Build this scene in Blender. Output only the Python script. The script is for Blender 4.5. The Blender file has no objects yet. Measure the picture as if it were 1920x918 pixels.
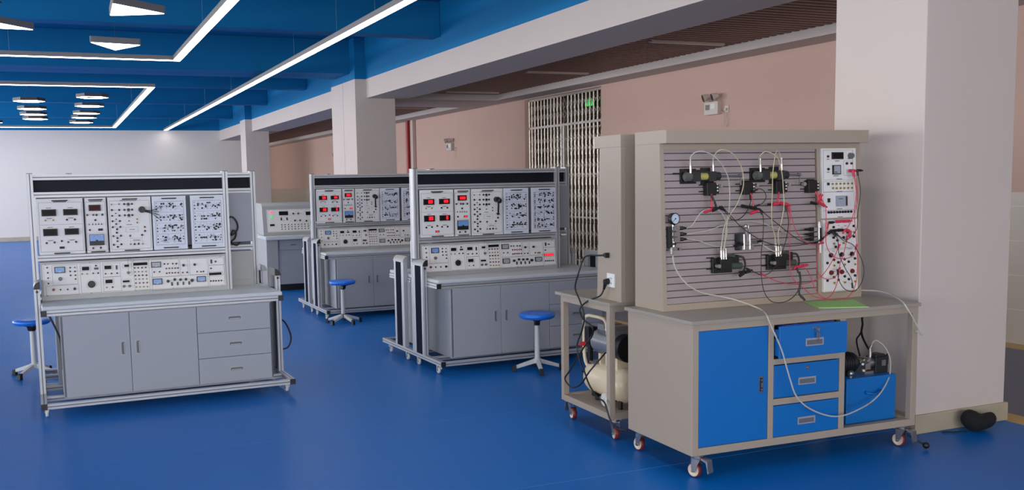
import bpy, bmesh, math, random
from mathutils import Vector, Matrix
random.seed(7)
S = bpy.context.scene
COL = S.collection
PI = math.pi
# ------------------------------------------------------------------ camera
W_, H_ = 1920.0, 918.0
CF, PPX, PPY = 1816.55, 893.43, 524.86
YAW, PITCH, ROLL, CH = 0.4043, 0.1030, -0.0185, 1.6442
fw = Vector((math.sin(YAW)*math.cos(PITCH), math.cos(YAW)*math.cos(PITCH), -math.sin(PITCH)))
rt = Vector((math.cos(YAW), -math.sin(YAW), 0)); up = rt.cross(fw)
r2 = rt*math.cos(ROLL)+up*math.sin(ROLL); u2 = -rt*math.sin(ROLL)+up*math.cos(ROLL)
cam_d = bpy.data.cameras.new('camera'); cam = bpy.data.objects.new('camera', cam_d); COL.objects.link(cam)
m3 = Matrix((r2, u2, -fw)).transposed()
cam.matrix_world = Matrix.Translation((0, 0, CH)) @ m3.to_4x4()
cam_d.sensor_fit = 'HORIZONTAL'; cam_d.sensor_width = 36.0; cam_d.lens = CF/W_*36.0
cam_d.shift_x = (W_/2-PPX)/W_; cam_d.shift_y = (PPY-H_/2)/W_
cam_d.clip_start = 0.05; cam_d.clip_end = 200
S.camera = cam
# ------------------------------------------------------------------ world, lights, exposure
S.view_settings.view_transform = 'Standard'; S.view_settings.look = 'None'
S.view_settings.gamma = 1.0; S.view_settings.use_curve_mapping = False
S.view_settings.exposure = 0.55
wd = bpy.data.worlds.new('sky'); S.world = wd; wd.use_nodes = True
wd.node_tree.nodes['Background'].inputs[0].default_value = (0.86, 0.92, 1.0, 1)
wd.node_tree.nodes['Background'].inputs[1].default_value = 0.7

def area(name, loc, rot, sx, sy, power, color):
    l = bpy.data.lights.new(name, 'AREA'); l.shape = 'RECTANGLE'; l.size = sx; l.size_y = sy
    l.energy = power; l.color = color
    o = bpy.data.objects.new(name, l); COL.objects.link(o); o.location = loc; o.rotation_euler = rot
    return o
# daylight through the left wall windows, plus an added front fill at the back windows
area('daylight_left', (-9.75, 7.0, 2.0), (0, -PI/2, 0), 2.6, 27.0, 1750, (1.0, 0.985, 0.955))
area('daylight_left_far', (-9.75, 27.5, 2.0), (0, -PI/2, 0), 2.6, 13.0, 1900, (1.0, 0.985, 0.96))
area('front_fill', (-1.5, -6.75, 2.0), (PI/2, 0, 0), 14.0, 2.6, 1000, (1.0, 0.98, 0.96))
area('corridor_fill', (4.15, 40.0, 1.9), (0, -PI/2, 0), 2.4, 8.0, 75, (1.0, 0.99, 0.97))  # added out of view to brighten the far corridor, no window here
area('stairwell_fill', (10.3, 15.5, 3.3), (0, 0, 0), 1.2, 2.4, 10, (1.0, 0.95, 0.9))  # added fill to lighten the space behind the gate
STRIP_E, PEND_E = 8.0, 8.0

# ------------------------------------------------------------------ materials
def lin(c):
    c = c/255.0
    return c/12.92 if c <= 0.04045 else ((c+0.055)/1.055)**2.4
MATS = {}
def mat(name, rgb, rough=0.5, metal=0.0, var=0.04, nscale=30.0, bump=0.0, spec=0.5, emit=None, es=0.0, trans=0.0, alpha=1.0, coat=0.0):
    if name in MATS: return MATS[name]
    m = bpy.data.materials.new(name); m.use_nodes = True; MATS[name] = m
    nt = m.node_tree; b = nt.nodes['Principled BSDF']
    c = (lin(rgb[0]), lin(rgb[1]), lin(rgb[2]), 1)
    b.inputs['Roughness'].default_value = rough; b.inputs['Metallic'].default_value = metal
    b.inputs['Specular IOR Level'].default_value = spec
    b.inputs['Base Color'].default_value = c
    if trans: b.inputs['Transmission Weight'].default_value = trans
    if alpha < 1: b.inputs['Alpha'].default_value = alpha
    if coat: b.inputs['Coat Weight'].default_value = coat; b.inputs['Coat Roughness'].default_value = 0.1
    if emit:
        b.inputs['Emission Color'].default_value = (lin(emit[0]), lin(emit[1]), lin(emit[2]), 1)
        b.inputs['Emission Strength'].default_value = es
    if var or bump:
        tc = nt.nodes.new('ShaderNodeTexCoord'); no = nt.nodes.new('ShaderNodeTexNoise')
        no.inputs['Scale'].default_value = nscale; no.inputs['Detail'].default_value = 3
        nt.links.new(tc.outputs['Object'], no.inputs['Vector'])
        if var:
            mp = nt.nodes.new('ShaderNodeMapRange')
            mp.inputs['To Min'].default_value = 1-var; mp.inputs['To Max'].default_value = 1+var
            nt.links.new(no.outputs['Fac'], mp.inputs['Value'])
            mx = nt.nodes.new('ShaderNodeVectorMath'); mx.operation = 'SCALE'
            mx.inputs[0].default_value = c[:3]
            nt.links.new(mp.outputs['Result'], mx.inputs['Scale']); nt.links.new(mx.outputs[0], b.inputs['Base Color'])
        if bump:
            bp = nt.nodes.new('ShaderNodeBump'); bp.inputs['Strength'].default_value = bump; bp.inputs['Distance'].default_value = 0.01
            nt.links.new(no.outputs['Fac'], bp.inputs['Height']); nt.links.new(bp.outputs[0], b.inputs['Normal'])
    return m
M_WALLF = mat('brightened_far_wall_plaster', (216, 210, 205), 0.85, var=0.02, nscale=1.0)  # lighter copy of the white plaster, far-end brightness put into the colour
M_WHITE = mat('white_plaster', (198, 186, 179), 0.85, var=0.025, nscale=2.0)
M_PINK = mat('corridor_plaster', (194, 163, 150), 0.85, var=0.04, nscale=1.2)
M_BLUEP = mat('blue_ceiling_paint', (0, 108, 160), 0.7, var=0.03, nscale=2.0, spec=0.2)
M_STONE = mat('beige_stone_base', (172, 160, 138), 0.35, var=0.12, nscale=9.0)
M_YELLOW = mat('yellow_floor_band', (206, 168, 84), 0.4, var=0.06, nscale=6.0)
M_DARKFLOOR = mat('corridor_floor_grey_blue', (72, 84, 116), 0.35, var=0.12, nscale=3.0)
M_SLAT = mat('brown_ceiling_slat', (132, 98, 84), 0.55, var=0.08, nscale=20)
M_DARKVOID = mat('dark_plenum', (38, 22, 18), 0.9, var=0.0)
M_ALU = mat('anodised_aluminium', (178, 179, 182), 0.38, metal=0.35, var=0.03)
M_ALU2 = mat('aluminium_slot', (84, 86, 92), 0.5, metal=0.3, var=0.0)
M_BLACK = mat('black_plastic', (14, 14, 15), 0.45, var=0.0)
M_STRIP = mat('black_header_panel', (24, 28, 36), 0.55, var=0.05, spec=0.15)
M_CAB = mat('grey_cabinet_paint', (153, 156, 163), 0.5, var=0.02, bump=0.03, nscale=200)
M_CABD = mat('recess_grey', (96, 98, 104), 0.6, var=0.0)
M_DESK = mat('desk_laminate', (192, 196, 198), 0.38, var=0.02)
M_CONS = mat('console_steel', (160, 161, 160), 0.45, metal=0.1, var=0.02)
M_PANEL = mat('instrument_white', (220, 218, 216), 0.5, var=0.015)
M_PANELB = mat('circuit_board_white', (210, 214, 224), 0.5, var=0.015)
M_INK = mat('printed_line', (70, 72, 78), 0.6, var=0.0)
M_INKD = mat('dark_terminals', (22, 24, 34), 0.5, var=0.0)
M_SCREEN = mat('dark_display', (20, 18, 20), 0.45, var=0.0, spec=0.15)
M_SCREENR = mat('dark_red_display', (66, 16, 16), 0.45, var=0.0, spec=0.15)
M_LED = mat('lit_red_digits', (255, 30, 40), 0.4, var=0.0, emit=(255, 24, 40), es=1.3)
M_METERB = mat('blue_meter_face', (110, 150, 205), 0.3, var=0.05)
M_METERG = mat('grey_meter_face', (150, 156, 166), 0.3, var=0.05)
M_RED = mat('red_plastic', (118, 24, 30), 0.4, var=0.0)
M_YEL = mat('yellow_plastic', (170, 150, 84), 0.4, var=0.0)
M_KNOBG = mat('grey_knob', (95, 96, 100), 0.4, var=0.0)
M_SMALL = mat('small_switch', (40, 42, 46), 0.4, var=0.0)
M_CHROME = mat('chrome', (158, 158, 160), 0.25, metal=0.85, var=0.0)
M_STEEL = mat('brushed_steel', (188, 184, 178), 0.3, metal=0.9, var=0.05)
M_WHEELW = mat('white_caster_wheel', (206, 206, 204), 0.5, var=0.0)
M_WHEELR = mat('maroon_caster_tyre', (112, 34, 36), 0.45, var=0.0)
M_WHEELC = mat('cream_caster_hub', (205, 190, 172), 0.5, var=0.0)
M_STOOL = mat('blue_stool_plastic', (28, 110, 214), 0.3, var=0.0)
M_LEG = mat('stool_leg_paint', (196, 196, 194), 0.4, var=0.0)
M_TAUPE = mat('taupe_powder_coat', (160, 146, 130), 0.5, var=0.03, nscale=150, bump=0.05)
M_TAUPED = mat('taupe_table_top', (152, 144, 132), 0.35, var=0.03, nscale=120)
M_SLOTP = mat('slotted_panel_grey', (160, 148, 147), 0.42, metal=0.15, var=0.03, nscale=80)
M_BLUE = mat('blue_enamel', (0, 101, 174), 0.42, var=0.02, nscale=100, bump=0.03)
M_CREAM = mat('cream_tank_enamel', (226, 208, 176), 0.3, var=0.02)
M_TUBE = mat('clear_tube', (206, 202, 188), 0.25, var=0.0, alpha=0.55)
M_TUBEY = mat('amber_tube', (204, 198, 158), 0.25, var=0.0, alpha=0.6)
M_WRED = mat('red_lead', (200, 50, 74), 0.4, var=0.0)
M_WBLK = mat('black_lead', (18, 18, 20), 0.45, var=0.0)
M_PAPER = mat('green_paper', (146, 196, 108), 0.7, var=0.04, nscale=40)
M_PAPERW = mat('white_paper', (225, 225, 220), 0.7, var=0.0)
M_GAUGE = mat('gauge_face', (190, 205, 218), 0.3, var=0.0)
M_LAMP = mat('lit_diffuser', (255, 255, 255), 0.5, var=0.0, emit=(255, 250, 244), es=STRIP_E)
M_LAMPP = mat('lit_pendant_diffuser', (255, 255, 255), 0.5, var=0.0, emit=(255, 250, 240), es=PEND_E)
M_LAMPF = mat('lamp_housing_grey', (128, 124, 120), 0.5, var=0.0)
M_LAMPD = mat('lamp_housing_dark', (62, 60, 58), 0.5, var=0.0)
M_RPIPE = mat('red_pipe_paint', (150, 18, 28), 0.4, var=0.0)
M_OFFW = mat('off_white_plastic', (198, 184, 178), 0.45, var=0.0)
M_GREENL = mat('lit_green', (30, 220, 80), 0.4, var=0.0, emit=(30, 220, 80), es=0.5)
M_PINKL = mat('lit_pink', (255, 90, 110), 0.4, var=0.0, emit=(255, 70, 95), es=0.9)
M_GLASS = mat('window_glass', (235, 242, 245), 0.05, var=0.0, alpha=0.12)
M_BAG = mat('black_cloth', (13, 14, 15), 0.9, var=0.3, nscale=60, bump=0.5)

def tile_mat():
    m = mat('corridor_tile', (176, 164, 150), 0.3, var=0.05, nscale=2.5)
    return m
M_TILE = tile_mat()
def floor_mat():
    m = bpy.data.materials.new('blue_vinyl_floor'); m.use_nodes = True; nt = m.node_tree; b = nt.nodes['Principled BSDF']
    tc = nt.nodes.new('ShaderNodeTexCoord')
    n1 = nt.nodes.new('ShaderNodeTexNoise'); n1.inputs['Scale'].default_value = 1.3; n1.inputs['Detail'].default_value = 5
    nt.links.new(tc.outputs['Object'], n1.inputs['Vector'])
    cr = nt.nodes.new('ShaderNodeValToRGB')
    cr.color_ramp.elements[0].position = 0.0; cr.color_ramp.elements[0].color = (lin(0), lin(96), lin(174), 1)
    cr.color_ramp.elements[1].position = 1.0; cr.color_ramp.elements[1].color = (lin(0), lin(108), lin(188), 1)
    nt.links.new(n1.outputs['Fac'], cr.inputs[0]); nt.links.new(cr.outputs[0], b.inputs['Base Color'])
    mr = nt.nodes.new('ShaderNodeMapRange'); mr.inputs['To Min'].default_value = 0.32; mr.inputs['To Max'].default_value = 0.40
    nt.links.new(n1.outputs['Fac'], mr.inputs['Value']); nt.links.new(mr.outputs[0], b.inputs['Roughness'])
    b.inputs['Specular IOR Level'].default_value = 0.16
    return m
M_FLOOR = floor_mat()

# ------------------------------------------------------------------ mesh builder
class MB:
    def __init__(s): s.bm = bmesh.new()
    def _faces(s, vs, idx, mi, smooth=False):
        out = []
        for f in idx:
            try:
                fc = s.bm.faces.new([vs[i] for i in f]); fc.material_index = mi; fc.smooth = smooth; out.append(fc)
            except ValueError: pass
        return out
    def hexa(s, p, mi=0):
        vs = [s.bm.verts.new(q) for q in p]
        s._faces(vs, [(0,3,2,1),(4,5,6,7),(0,1,5,4),(1,2,6,5),(2,3,7,6),(3,0,4,7)], mi); return s
    def box(s, x0, x1, y0, y1, z0, z1, mi=0):
        return s.hexa([(x0,y0,z0),(x1,y0,z0),(x1,y1,z0),(x0,y1,z0),(x0,y0,z1),(x1,y0,z1),(x1,y1,z1),(x0,y1,z1)], mi)
    def prism(s, poly, ax, a, b, mi=0, smooth=False):
        def P(u, v, w):
            return {'x': (w,u,v), 'y': (u,w,v), 'z': (u,v,w)}[ax]
        A = [s.bm.verts.new(P(u,v,a)) for u,v in poly]; B = [s.bm.verts.new(P(u,v,b)) for u,v in poly]
        n = len(poly)
        s._faces(A, [tuple(range(n))], mi); s._faces(B, [tuple(reversed(range(n)))], mi)
        for i in range(n):
            j = (i+1) % n
            f = s.bm.faces.new([A[i],B[i],B[j],A[j]]); f.material_index = mi; f.smooth = smooth
        return s
    def cyl(s, p0, p1, r0, r1=None, n=16, mi=0, caps=True):
        r1 = r0 if r1 is None else r1
        p0 = Vector(p0); p1 = Vector(p1); d = (p1-p0).normalized()
        a = d.orthogonal().normalized(); b = d.cross(a)
        A = []; B = []
        for i in range(n):
            t = 2*PI*i/n; o = a*math.cos(t)+b*math.sin(t)
            A.append(s.bm.verts.new(p0+o*r0)); B.append(s.bm.verts.new(p1+o*r1))
        for i in range(n):
            j = (i+1) % n; f = s.bm.faces.new([A[i],A[j],B[j],B[i]]); f.smooth = True; f.material_index = mi
        if caps:
            f1 = s.bm.faces.new(list(reversed(A))); f2 = s.bm.faces.new(B)
            for f in (f1, f2):
                f.material_index = mi
                for e in f.edges: e.smooth = False
        return s
    def lathe(s, prof, c, axis='z', n=24, mi=0, mis=None):
        c = Vector(c); rings = []
        ax = Vector({'x': (1,0,0), 'y': (0,1,0), 'z': (0,0,1)}[axis]) if isinstance(axis, str) else Vector(axis).normalized()
        a = ax.orthogonal().normalized(); b = ax.cross(a)
        for r, h in prof:
            if r < 1e-6: rings.append([s.bm.verts.new(c+ax*h)])
            else: rings.append([s.bm.verts.new(c+ax*h+(a*math.cos(2*PI*i/n)+b*math.sin(2*PI*i/n))*r) for i in range(n)])
        for k in range(len(rings)-1):
            R0, R1 = rings[k], rings[k+1]; m_ = mis[k] if mis else mi
            for i in range(n):
                j = (i+1) % n
                if len(R0) == 1 and len(R1) == 1: break
                if len(R0) == 1: vs = [R0[0], R1[j], R1[i]]
                elif len(R1) == 1: vs = [R0[i], R0[j], R1[0]]
                else: vs = [R0[i], R0[j], R1[j], R1[i]]
                f = s.bm.faces.new(vs); f.smooth = True; f.material_index = m_
        return s
    def tube(s, pts, r, n=8, mi=0, sub=4):
        P = [Vector(p) for p in pts]
        if sub > 1 and len(P) > 2:
            Q = []
            for i in range(len(P)-1):
                p0 = P[max(i-1,0)]; p1 = P[i]; p2 = P[i+1]; p3 = P[min(i+2,len(P)-1)]
                for k in range(sub):
                    t = k/sub
                    Q.append(0.5*((2*p1)+(-p0+p2)*t+(2*p0-5*p1+4*p2-p3)*t*t+(-p0+3*p1-3*p2+p3)*t*t*t))
            Q.append(P[-1]); P = Q
        nrm = None; prev = None
        for i, p in enumerate(P):
            d = (P[min(i+1,len(P)-1)]-P[max(i-1,0)])
            d = d.normalized() if d.length > 1e-9 else Vector((0,0,1))
            if nrm is None: nrm = d.orthogonal().normalized()
            nrm = (nrm-d*nrm.dot(d)); nrm = nrm.normalized() if nrm.length > 1e-6 else d.orthogonal().normalized()
            b = d.cross(nrm)
            ring = [s.bm.verts.new(p+(nrm*math.cos(2*PI*k/n)+b*math.sin(2*PI*k/n))*r) for k in range(n)]
            if prev:
                for k in range(n):
                    j = (k+1) % n; f = s.bm.faces.new([prev[k],prev[j],ring[j],ring[k]]); f.smooth = True; f.material_index = mi
            else:
                f = s.bm.faces.new(list(reversed(ring))); f.material_index = mi
            prev = ring
        f = s.bm.faces.new(prev); f.material_index = mi
        return s
    def sphere(s, c, r, n=12, mi=0, sc=(1,1,1)):
        prof = [(0,-1)]+[(math.cos(-PI/2+PI*k/n), math.sin(-PI/2+PI*k/n)) for k in range(1,n)]+[(0,1)]
        c = Vector(c); rings = []
        for rr, h in prof:
            if rr < 1e-6: rings.append([s.bm.verts.new((c.x, c.y, c.z+h*r*sc[2]))])
            else: rings.append([s.bm.verts.new((c.x+math.cos(2*PI*i/(2*n))*rr*r*sc[0], c.y+math.sin(2*PI*i/(2*n))*rr*r*sc[1], c.z+h*r*sc[2])) for i in range(2*n)])
        m = 2*n
        for k in range(len(rings)-1):
            R0, R1 = rings[k], rings[k+1]
            for i in range(m):
                j = (i+1) % m
                if len(R0) == 1: vs = [R0[0], R1[j], R1[i]]
                elif len(R1) == 1: vs = [R0[i], R0[j], R1[0]]
                else: vs = [R0[i], R0[j], R1[j], R1[i]]
                f = s.bm.faces.new(vs); f.smooth = True; f.material_index = mi
        return s
    def frame(s, x0, x1, z0, z1, y0, y1, t, mi=0):
        s.box(x0,x1,y0,y1,z0,z0+t,mi); s.box(x0,x1,y0,y1,z1-t,z1,mi)
        s.box(x0,x0+t,y0,y1,z0+t,z1-t,mi); return s.box(x1-t,x1,y0,y1,z0+t,z1-t,mi)
    def mesh(s, name, mats):
        bmesh.ops.recalc_face_normals(s.bm, faces=s.bm.faces)
        me = bpy.data.meshes.new(name); s.bm.to_mesh(me); s.bm.free()
        for m in (mats if isinstance(mats, (list, tuple)) else [mats]): me.materials.append(m)
        return me
    def obj(s, name, mats, parent=None, bevel=0.0, loc=None, label=None):
        o = bpy.data.objects.new(name, s.mesh(name, mats)); COL.objects.link(o)
        if parent is not None: o.parent = parent
        if loc is not None: o.location = loc
        if label: o['label'] = label
        if bevel:
            b = o.modifiers.new('bevel', 'BEVEL'); b.width = bevel; b.segments = 2; b.limit_method = 'ANGLE'; b.angle_limit = 0.6
        return o
def link(name, me, parent, loc=(0,0,0), rot=None):
    o = bpy.data.objects.new(name, me); COL.objects.link(o); o.parent = parent; o.location = loc
    if rot: o.rotation_euler = rot
    return o
def thing(name, label, cat, loc=(0,0,0), rz=0.0, group=None):
    o = bpy.data.objects.new(name, None); COL.objects.link(o); o.location = loc; o.rotation_euler = (0,0,rz)
    o.empty_display_size = 0.1
    return tag(o, label, cat, group)
def tag(o, label, cat, group=None):
    o['label'] = label; o['category'] = cat
    if group: o['group'] = group
    return o
def struct(o): o['kind'] = 'structure'; return o
def xf(T, p): return T @ Vector(p)
def seat(o, T):   # place a mesh built in a unit's own coordinates
    o.matrix_world = T; return o
def lowered(o):
    return o
# ================================================================== the room
ZW = 3.44     # height where white plaster turns into blue paint
ZS = 4.15     # slab
def build_room():
    # floor: blue vinyl hall, yellow bands, darker grey-blue corridor
    b = MB()
    b.box(-9.2, 5.66, -6.3, 33.8, -0.2, 0.0, 0)
    b.box(5.66, 5.86, -6.3, 46, -0.2, 0.0, 1); b.box(5.86, 8.05, -6.3, 46, -0.2, 0.0, 2); b.box(8.05, 8.7, -6.3, 46, -0.2, 0.0, 1)
    b.box(4.0, 5.66, 33.8, 46, -0.2, 0.0, 2)
    b.box(-9.0, 4.84, 4.545, 4.549, 0.0, 0.0006, 3); b.box(-9.0, 4.84, 6.118, 6.122, 0.0, 0.0006, 3); b.box(-9.0, 4.84, 10.583, 10.588, 0.0, 0.0006, 3)
    struct(b.obj('floor', [M_FLOOR, M_YELLOW, M_DARKFLOOR, mat('floor_weld_seam', (60, 128, 205), 0.5, var=0, spec=0.2)]))
    # slab over the hall
    b = MB(); b.box(-9.2, 5.4, -6.3, 33.8, ZS, ZS+0.2, 0); struct(b.obj('ceiling', [M_BLUEP]))
    # cross beams
    n = 0
    for (y0, y1, z) in [(0.9,1.2,3.66),(4.55,5.0,3.56),(8.95,9.25,3.66),(13.0,13.3,3.66),(16.95,17.44,3.56),(17.46,17.95,3.56),(21.0,21.3,3.66),(25.3,25.6,3.66),(30.75,31.05,3.66)]:
        n += 1
        b = MB(); b.box(-9.0, 5.075, y0, y1, z, ZS, 0); struct(b.obj('ceiling_beam_%d' % n, [M_BLUEP], bevel=0.01))
    # long beam on the pillars: white below ZW, blue above
    b = MB(); b.box(5.075, 5.86, -6.0, 33.5, 3.11, ZW, 0); b.box(5.075, 5.86, -6.0, 33.5, ZW, ZS, 1)
    struct(b.obj('ceiling_beam_%d' % (n+1), [M_WHITE, M_BLUEP]))
    # pillars
    for i, (x0, x1, y0, y1, crack) in enumerate([(4.88,5.665,4.413,5.165,False),(4.875,5.61,16.65,18.25,True),(4.885,5.54,27.6,28.4,False)]):
        b = MB(); 
        if crack:
            b.box(x0, x1, y0, 17.44, 0, ZW, 0); b.box(x0, x1, 17.455, y1, 0, ZW, 0); b.box(x0+0.012, x1-0.012, 17.43, 17.46, 0, ZW, 2)
        else: b.box(x0, x1, y0, y1, 0, ZW, 0)
        b.box(x0, x1, y0, y1, ZW, ZS, 1)
        struct(b.obj('pillar_%d' % (i+1), [M_WHITE, M_BLUEP, M_INK], bevel=0.006))
        b = MB(); b.box(x0-0.02, x1+0.02, y0-0.02, y1+0.02, 0, 0.122, 0)
        struct(b.obj('baseboard_pillar_%d' % (i+1), [M_STONE], bevel=0.006))
    # far wall of the hall
    b = MB(); b.box(-9.2, 5.86, 33.5, 33.8, 0, ZW, 0); b.box(-9.2, 5.86, 33.5, 33.8, ZW, ZS, 1)
    struct(b.obj('wall_far', [M_WALLF, M_BLUEP]))
    b = MB(); b.box(-9.0, 5.86, 33.48, 33.5, 0, 0.13); struct(b.obj('baseboard_far', [M_STONE]))
    # left wall with windows
    b = MB(); ys = [-5.2+3.9*k for k in range(10)]
    b.box(-9.2, -9.0, -6.3, 33.8, 0, 0.8, 0); b.box(-9.2, -9.0, -6.3, 33.8, 3.2, ZS, 0)
    prev = -6.3
    for y in ys:
        b.box(-9.2, -9.0, prev, y, 0.8, 3.2, 0); prev = y+3.3
    b.box(-9.2, -9.0, prev, 33.8, 0.8, 3.2, 0)
    struct(b.obj('wall_left', [M_WHITE]))
    for k, y in enumerate(ys):
        f = MB()
        for (a0, a1) in ((y, y+1.65), (y+1.65, y+3.3)):
            f.box(-9.14,-9.08,a0,a0+0.05,0.8,3.2); f.box(-9.14,-9.08,a1-0.05,a1,0.8,3.2)
        f.box(-9.14,-9.08,y,y+3.3,0.8,0.86); f.box(-9.14,-9.08,y,y+3.3,3.14,3.2); f.box(-9.14,-9.08,y,y+3.3,2.3,2.35)
        fo = struct(f.obj('window_%d' % (k+1), [M_ALU]))
        g = MB(); g.box(-9.115,-9.105,y+0.03,y+3.27,0.84,3.16); g.obj('window_pane', [M_GLASS], fo)
    b = MB(); b.box(-9.0, -8.98, -6.0, 33.5, 0, 0.13); struct(b.obj('baseboard_left', [M_STONE]))
    # wall behind the camera with windows
    b = MB(); b.box(-9.2, 8.7, -6.3, -6.1, 0, 0.8); b.box(-9.2, 8.7, -6.3, -6.1, 3.2, ZS)
    xs = [-8.4, -4.6, -0.8, 3.0]; prev = -9.2
    for x in xs: b.box(prev, x, -6.3, -6.1, 0.8, 3.2); prev = x+3.0
    b.box(prev, 8.7, -6.3, -6.1, 0.8, 3.2)
    struct(b.obj('wall_back', [M_WHITE]))
    for k, x in enumerate(xs):
        f = MB(); f.box(x,x+0.05,-6.24,-6.18,0.8,3.2); f.box(x+2.95,x+3.0,-6.24,-6.18,0.8,3.2); f.box(x+1.475,x+1.525,-6.24,-6.18,0.8,3.2)
        f.box(x,x+3,-6.24,-6.18,0.8,0.86); f.box(x,x+3,-6.24,-6.18,3.14,3.2)
        fo = struct(f.obj('window_%d' % (len(ys)+k+1), [M_ALU]))
        g = MB(); g.box(x+0.03,x+2.97,-6.215,-6.205,0.84,3.16); g.obj('window_pane', [M_GLASS], fo)
    # corridor wall on the right with the gate opening
    b = MB()
    for (y0, y1) in ((-6.3, 14.06), (16.92, 46.3)):
        b.box(8.31, 8.55, y0, y1, 0, 3.6, 0)
    b.box(8.31, 8.55, 14.06, 16.92, 3.14, 3.6, 0)
    b.box(8.307, 8.31, 17.747, 17.753, 0.9, 3.16, 1)  # pale strip standing for the shading line along the wall step
    struct(b.obj('wall_right', [M_PINK, M_OFFW]))
    # tile dado
    b = MB()
    for (y0, y1) in ((-6.1, 14.05), (16.93, 46.0)):
        b.box(8.300, 8.31, y0, y1, 0.0, 1.433, 1)
        for (z0, z1) in ((0.0,0.322),(0.327,0.648),(0.653,0.975),(0.980,1.301),(1.306,1.435)):
            y = y0
            while y < y1:
                e = min(y+0.645, y1); b.box(8.297, 8.3005, y, e, z0, z1, 0); y = e+0.005
    struct(b.obj('trim_1', [M_TILE, mat('pale_grout', (206, 200, 190), 0.7, var=0)]))
    # beam along the corridor wall and the cross beam of the corridor
    b = MB(); b.box(7.855, 8.31, -6.1, 46, 3.16, 3.6); struct(b.obj('ceiling_beam_%d' % (n+2), [M_WHITE]))
    b = MB(); b.box(5.86, 7.855, 17.3, 19.1, 3.16, 3.6); struct(b.obj('ceiling_beam_%d' % (n+3), [M_WHITE]))
    # brown slatted ceiling of the corridor
    b = MB(); b.box(5.86, 7.855, -6.1, 46, 3.42, 3.6, 1)
    y = -5.9
    while y < 46:
        if not (17.2 < y < 19.15): b.box(5.862, 7.853, y, y+0.062, 3.262, 3.34, 0)
        y += 0.1285
    struct(b.obj('ceiling_corridor', [M_SLAT, M_DARKVOID]))
    # end of the corridor
    b = MB(); b.box(4.0, 8.55, 46.0, 46.2, 0, 3.6); b.box(3.8, 4.0, 33.8, 46.2, 0, 3.6); b.box(4.0, 5.86, 33.8, 46.0, 3.3, 3.5)
    struct(b.obj('wall_corridor_end', [M_PINK]))
    # dim stairwell space behind the gate
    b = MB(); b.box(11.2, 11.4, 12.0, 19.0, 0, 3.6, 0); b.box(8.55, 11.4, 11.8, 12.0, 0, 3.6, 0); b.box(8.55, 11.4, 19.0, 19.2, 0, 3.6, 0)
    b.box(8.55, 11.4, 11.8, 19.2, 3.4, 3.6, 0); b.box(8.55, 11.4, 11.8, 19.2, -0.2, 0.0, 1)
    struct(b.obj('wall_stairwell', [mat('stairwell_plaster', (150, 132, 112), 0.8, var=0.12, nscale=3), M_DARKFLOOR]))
build_room()

# ================================================================== lights on the ceiling
ZL = 3.43
def hanger(b, x, y, z0=ZL+0.06, mi=1):
    b.cyl((x, y, z0), (x, y, ZS), 0.0025, n=5, mi=mi)
def line_light(label, segs, hang):
    t = thing('linear_light', label, 'ceiling light', (segs[0][0], segs[0][2], ZL)); ox, oy = segs[0][0], segs[0][2]
    h = MB(); d = MB(); c = MB()
    for (x0, x1, y0, y1) in segs:
        h.box(x0-ox, x1-ox, y0-oy, y1-oy, 0.004, 0.065, 0); d.box(x0-ox+0.006, x1-ox-0.006, y0-oy+0.006, y1-oy-0.006, 0.0, 0.006, 0)
    for (x, y) in hang: c.cyl((x-ox, y-oy, 0.065), (x-ox, y-oy, ZS-ZL-0.003), 0.0014, n=5)
    h.obj('housing', [M_LAMPF], t); d.obj('diffuser', [M_LAMP], t); c.obj('suspension_wire', [M_STEEL], t)
line_light('long straight white light line running from overhead to the far wall beside the beams', [(3.27, 3.385, 1.0, 33.35)], [(3.33, y) for y in (3,7,10.5,12.1,14.5,17.9,20.2,24,28,32)])
line_light('nearer angled white light line turning left beneath the triangular lamps', [(1.62, 1.735, 1.0, 14.82), (-8.0, 1.62, 14.705, 14.82)], [(1.68, y) for y in (4,9,12)]+[(x, 14.76) for x in (-6,-3,-0.5)])
line_light('farther bracket shaped light line around the hexagonal lamps', [(1.62, 1.735, 18.8, 31.9), (-8.0, 1.62, 18.8, 18.915), (-8.0, 1.62, 31.78, 31.9)], [(1.68, 24),(1.68, 30),(-2, 18.86),(-5, 18.86),(-2, 31.84)])

def tri_light(label, P):
    cx = sum(p[0] for p in P)/3; cy = sum(p[1] for p in P)/3
    t = thing('triangular_pendant_lamp', label, 'pendant lamp', (cx, cy, ZL), group='triangular lamps under the blue ceiling')
    def rnd(P, k):   # rounded corners
        out = []
        for i in range(3):
            a = Vector(P[i]); p = Vector(P[i-1]); q = Vector(P[(i+1) % 3])
            e1 = a+(p-a).normalized()*k; e2 = a+(q-a).normalized()*k
            for s in (0, 0.33, 0.67, 1): out.append(tuple((1-s)**2*e1+2*s*(1-s)*a+s*s*e2))
        return out
    Q = [(x-cx, y-cy) for x, y in P]
    b = MB(); b.prism(rnd(Q, 0.04), 'z', 0.004, 0.08); b.obj('housing', [M_LAMPF], t)
    b = MB(); b.prism(rnd([(x*0.955, y*0.955) for x, y in Q], 0.035), 'z', 0.0, 0.006); b.obj('diffuser', [M_LAMPP], t)
    b = MB(); b.cyl((0,0,0.08),(0,0,ZS-ZL-0.003),0.003,n=5); b.cyl((0,0,0.25),(0,0,0.262),0.03,n=10); b.obj('suspension_wire', [M_BLACK], t)
tri_light('rightmost and nearest triangular lamp, at the top edge', [(0.59,10.33),(0.60,11.10),(1.155,10.81)])
tri_light('lowest of the triangular lamps, flat edge away, point toward the viewer', [(0.455,13.15),(1.09,13.26),(0.80,13.85)])
tri_light('leftmost triangular lamp, cut by the left edge', [(-0.66,11.70),(-0.66,12.30),(-0.13,12.32)])

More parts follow.
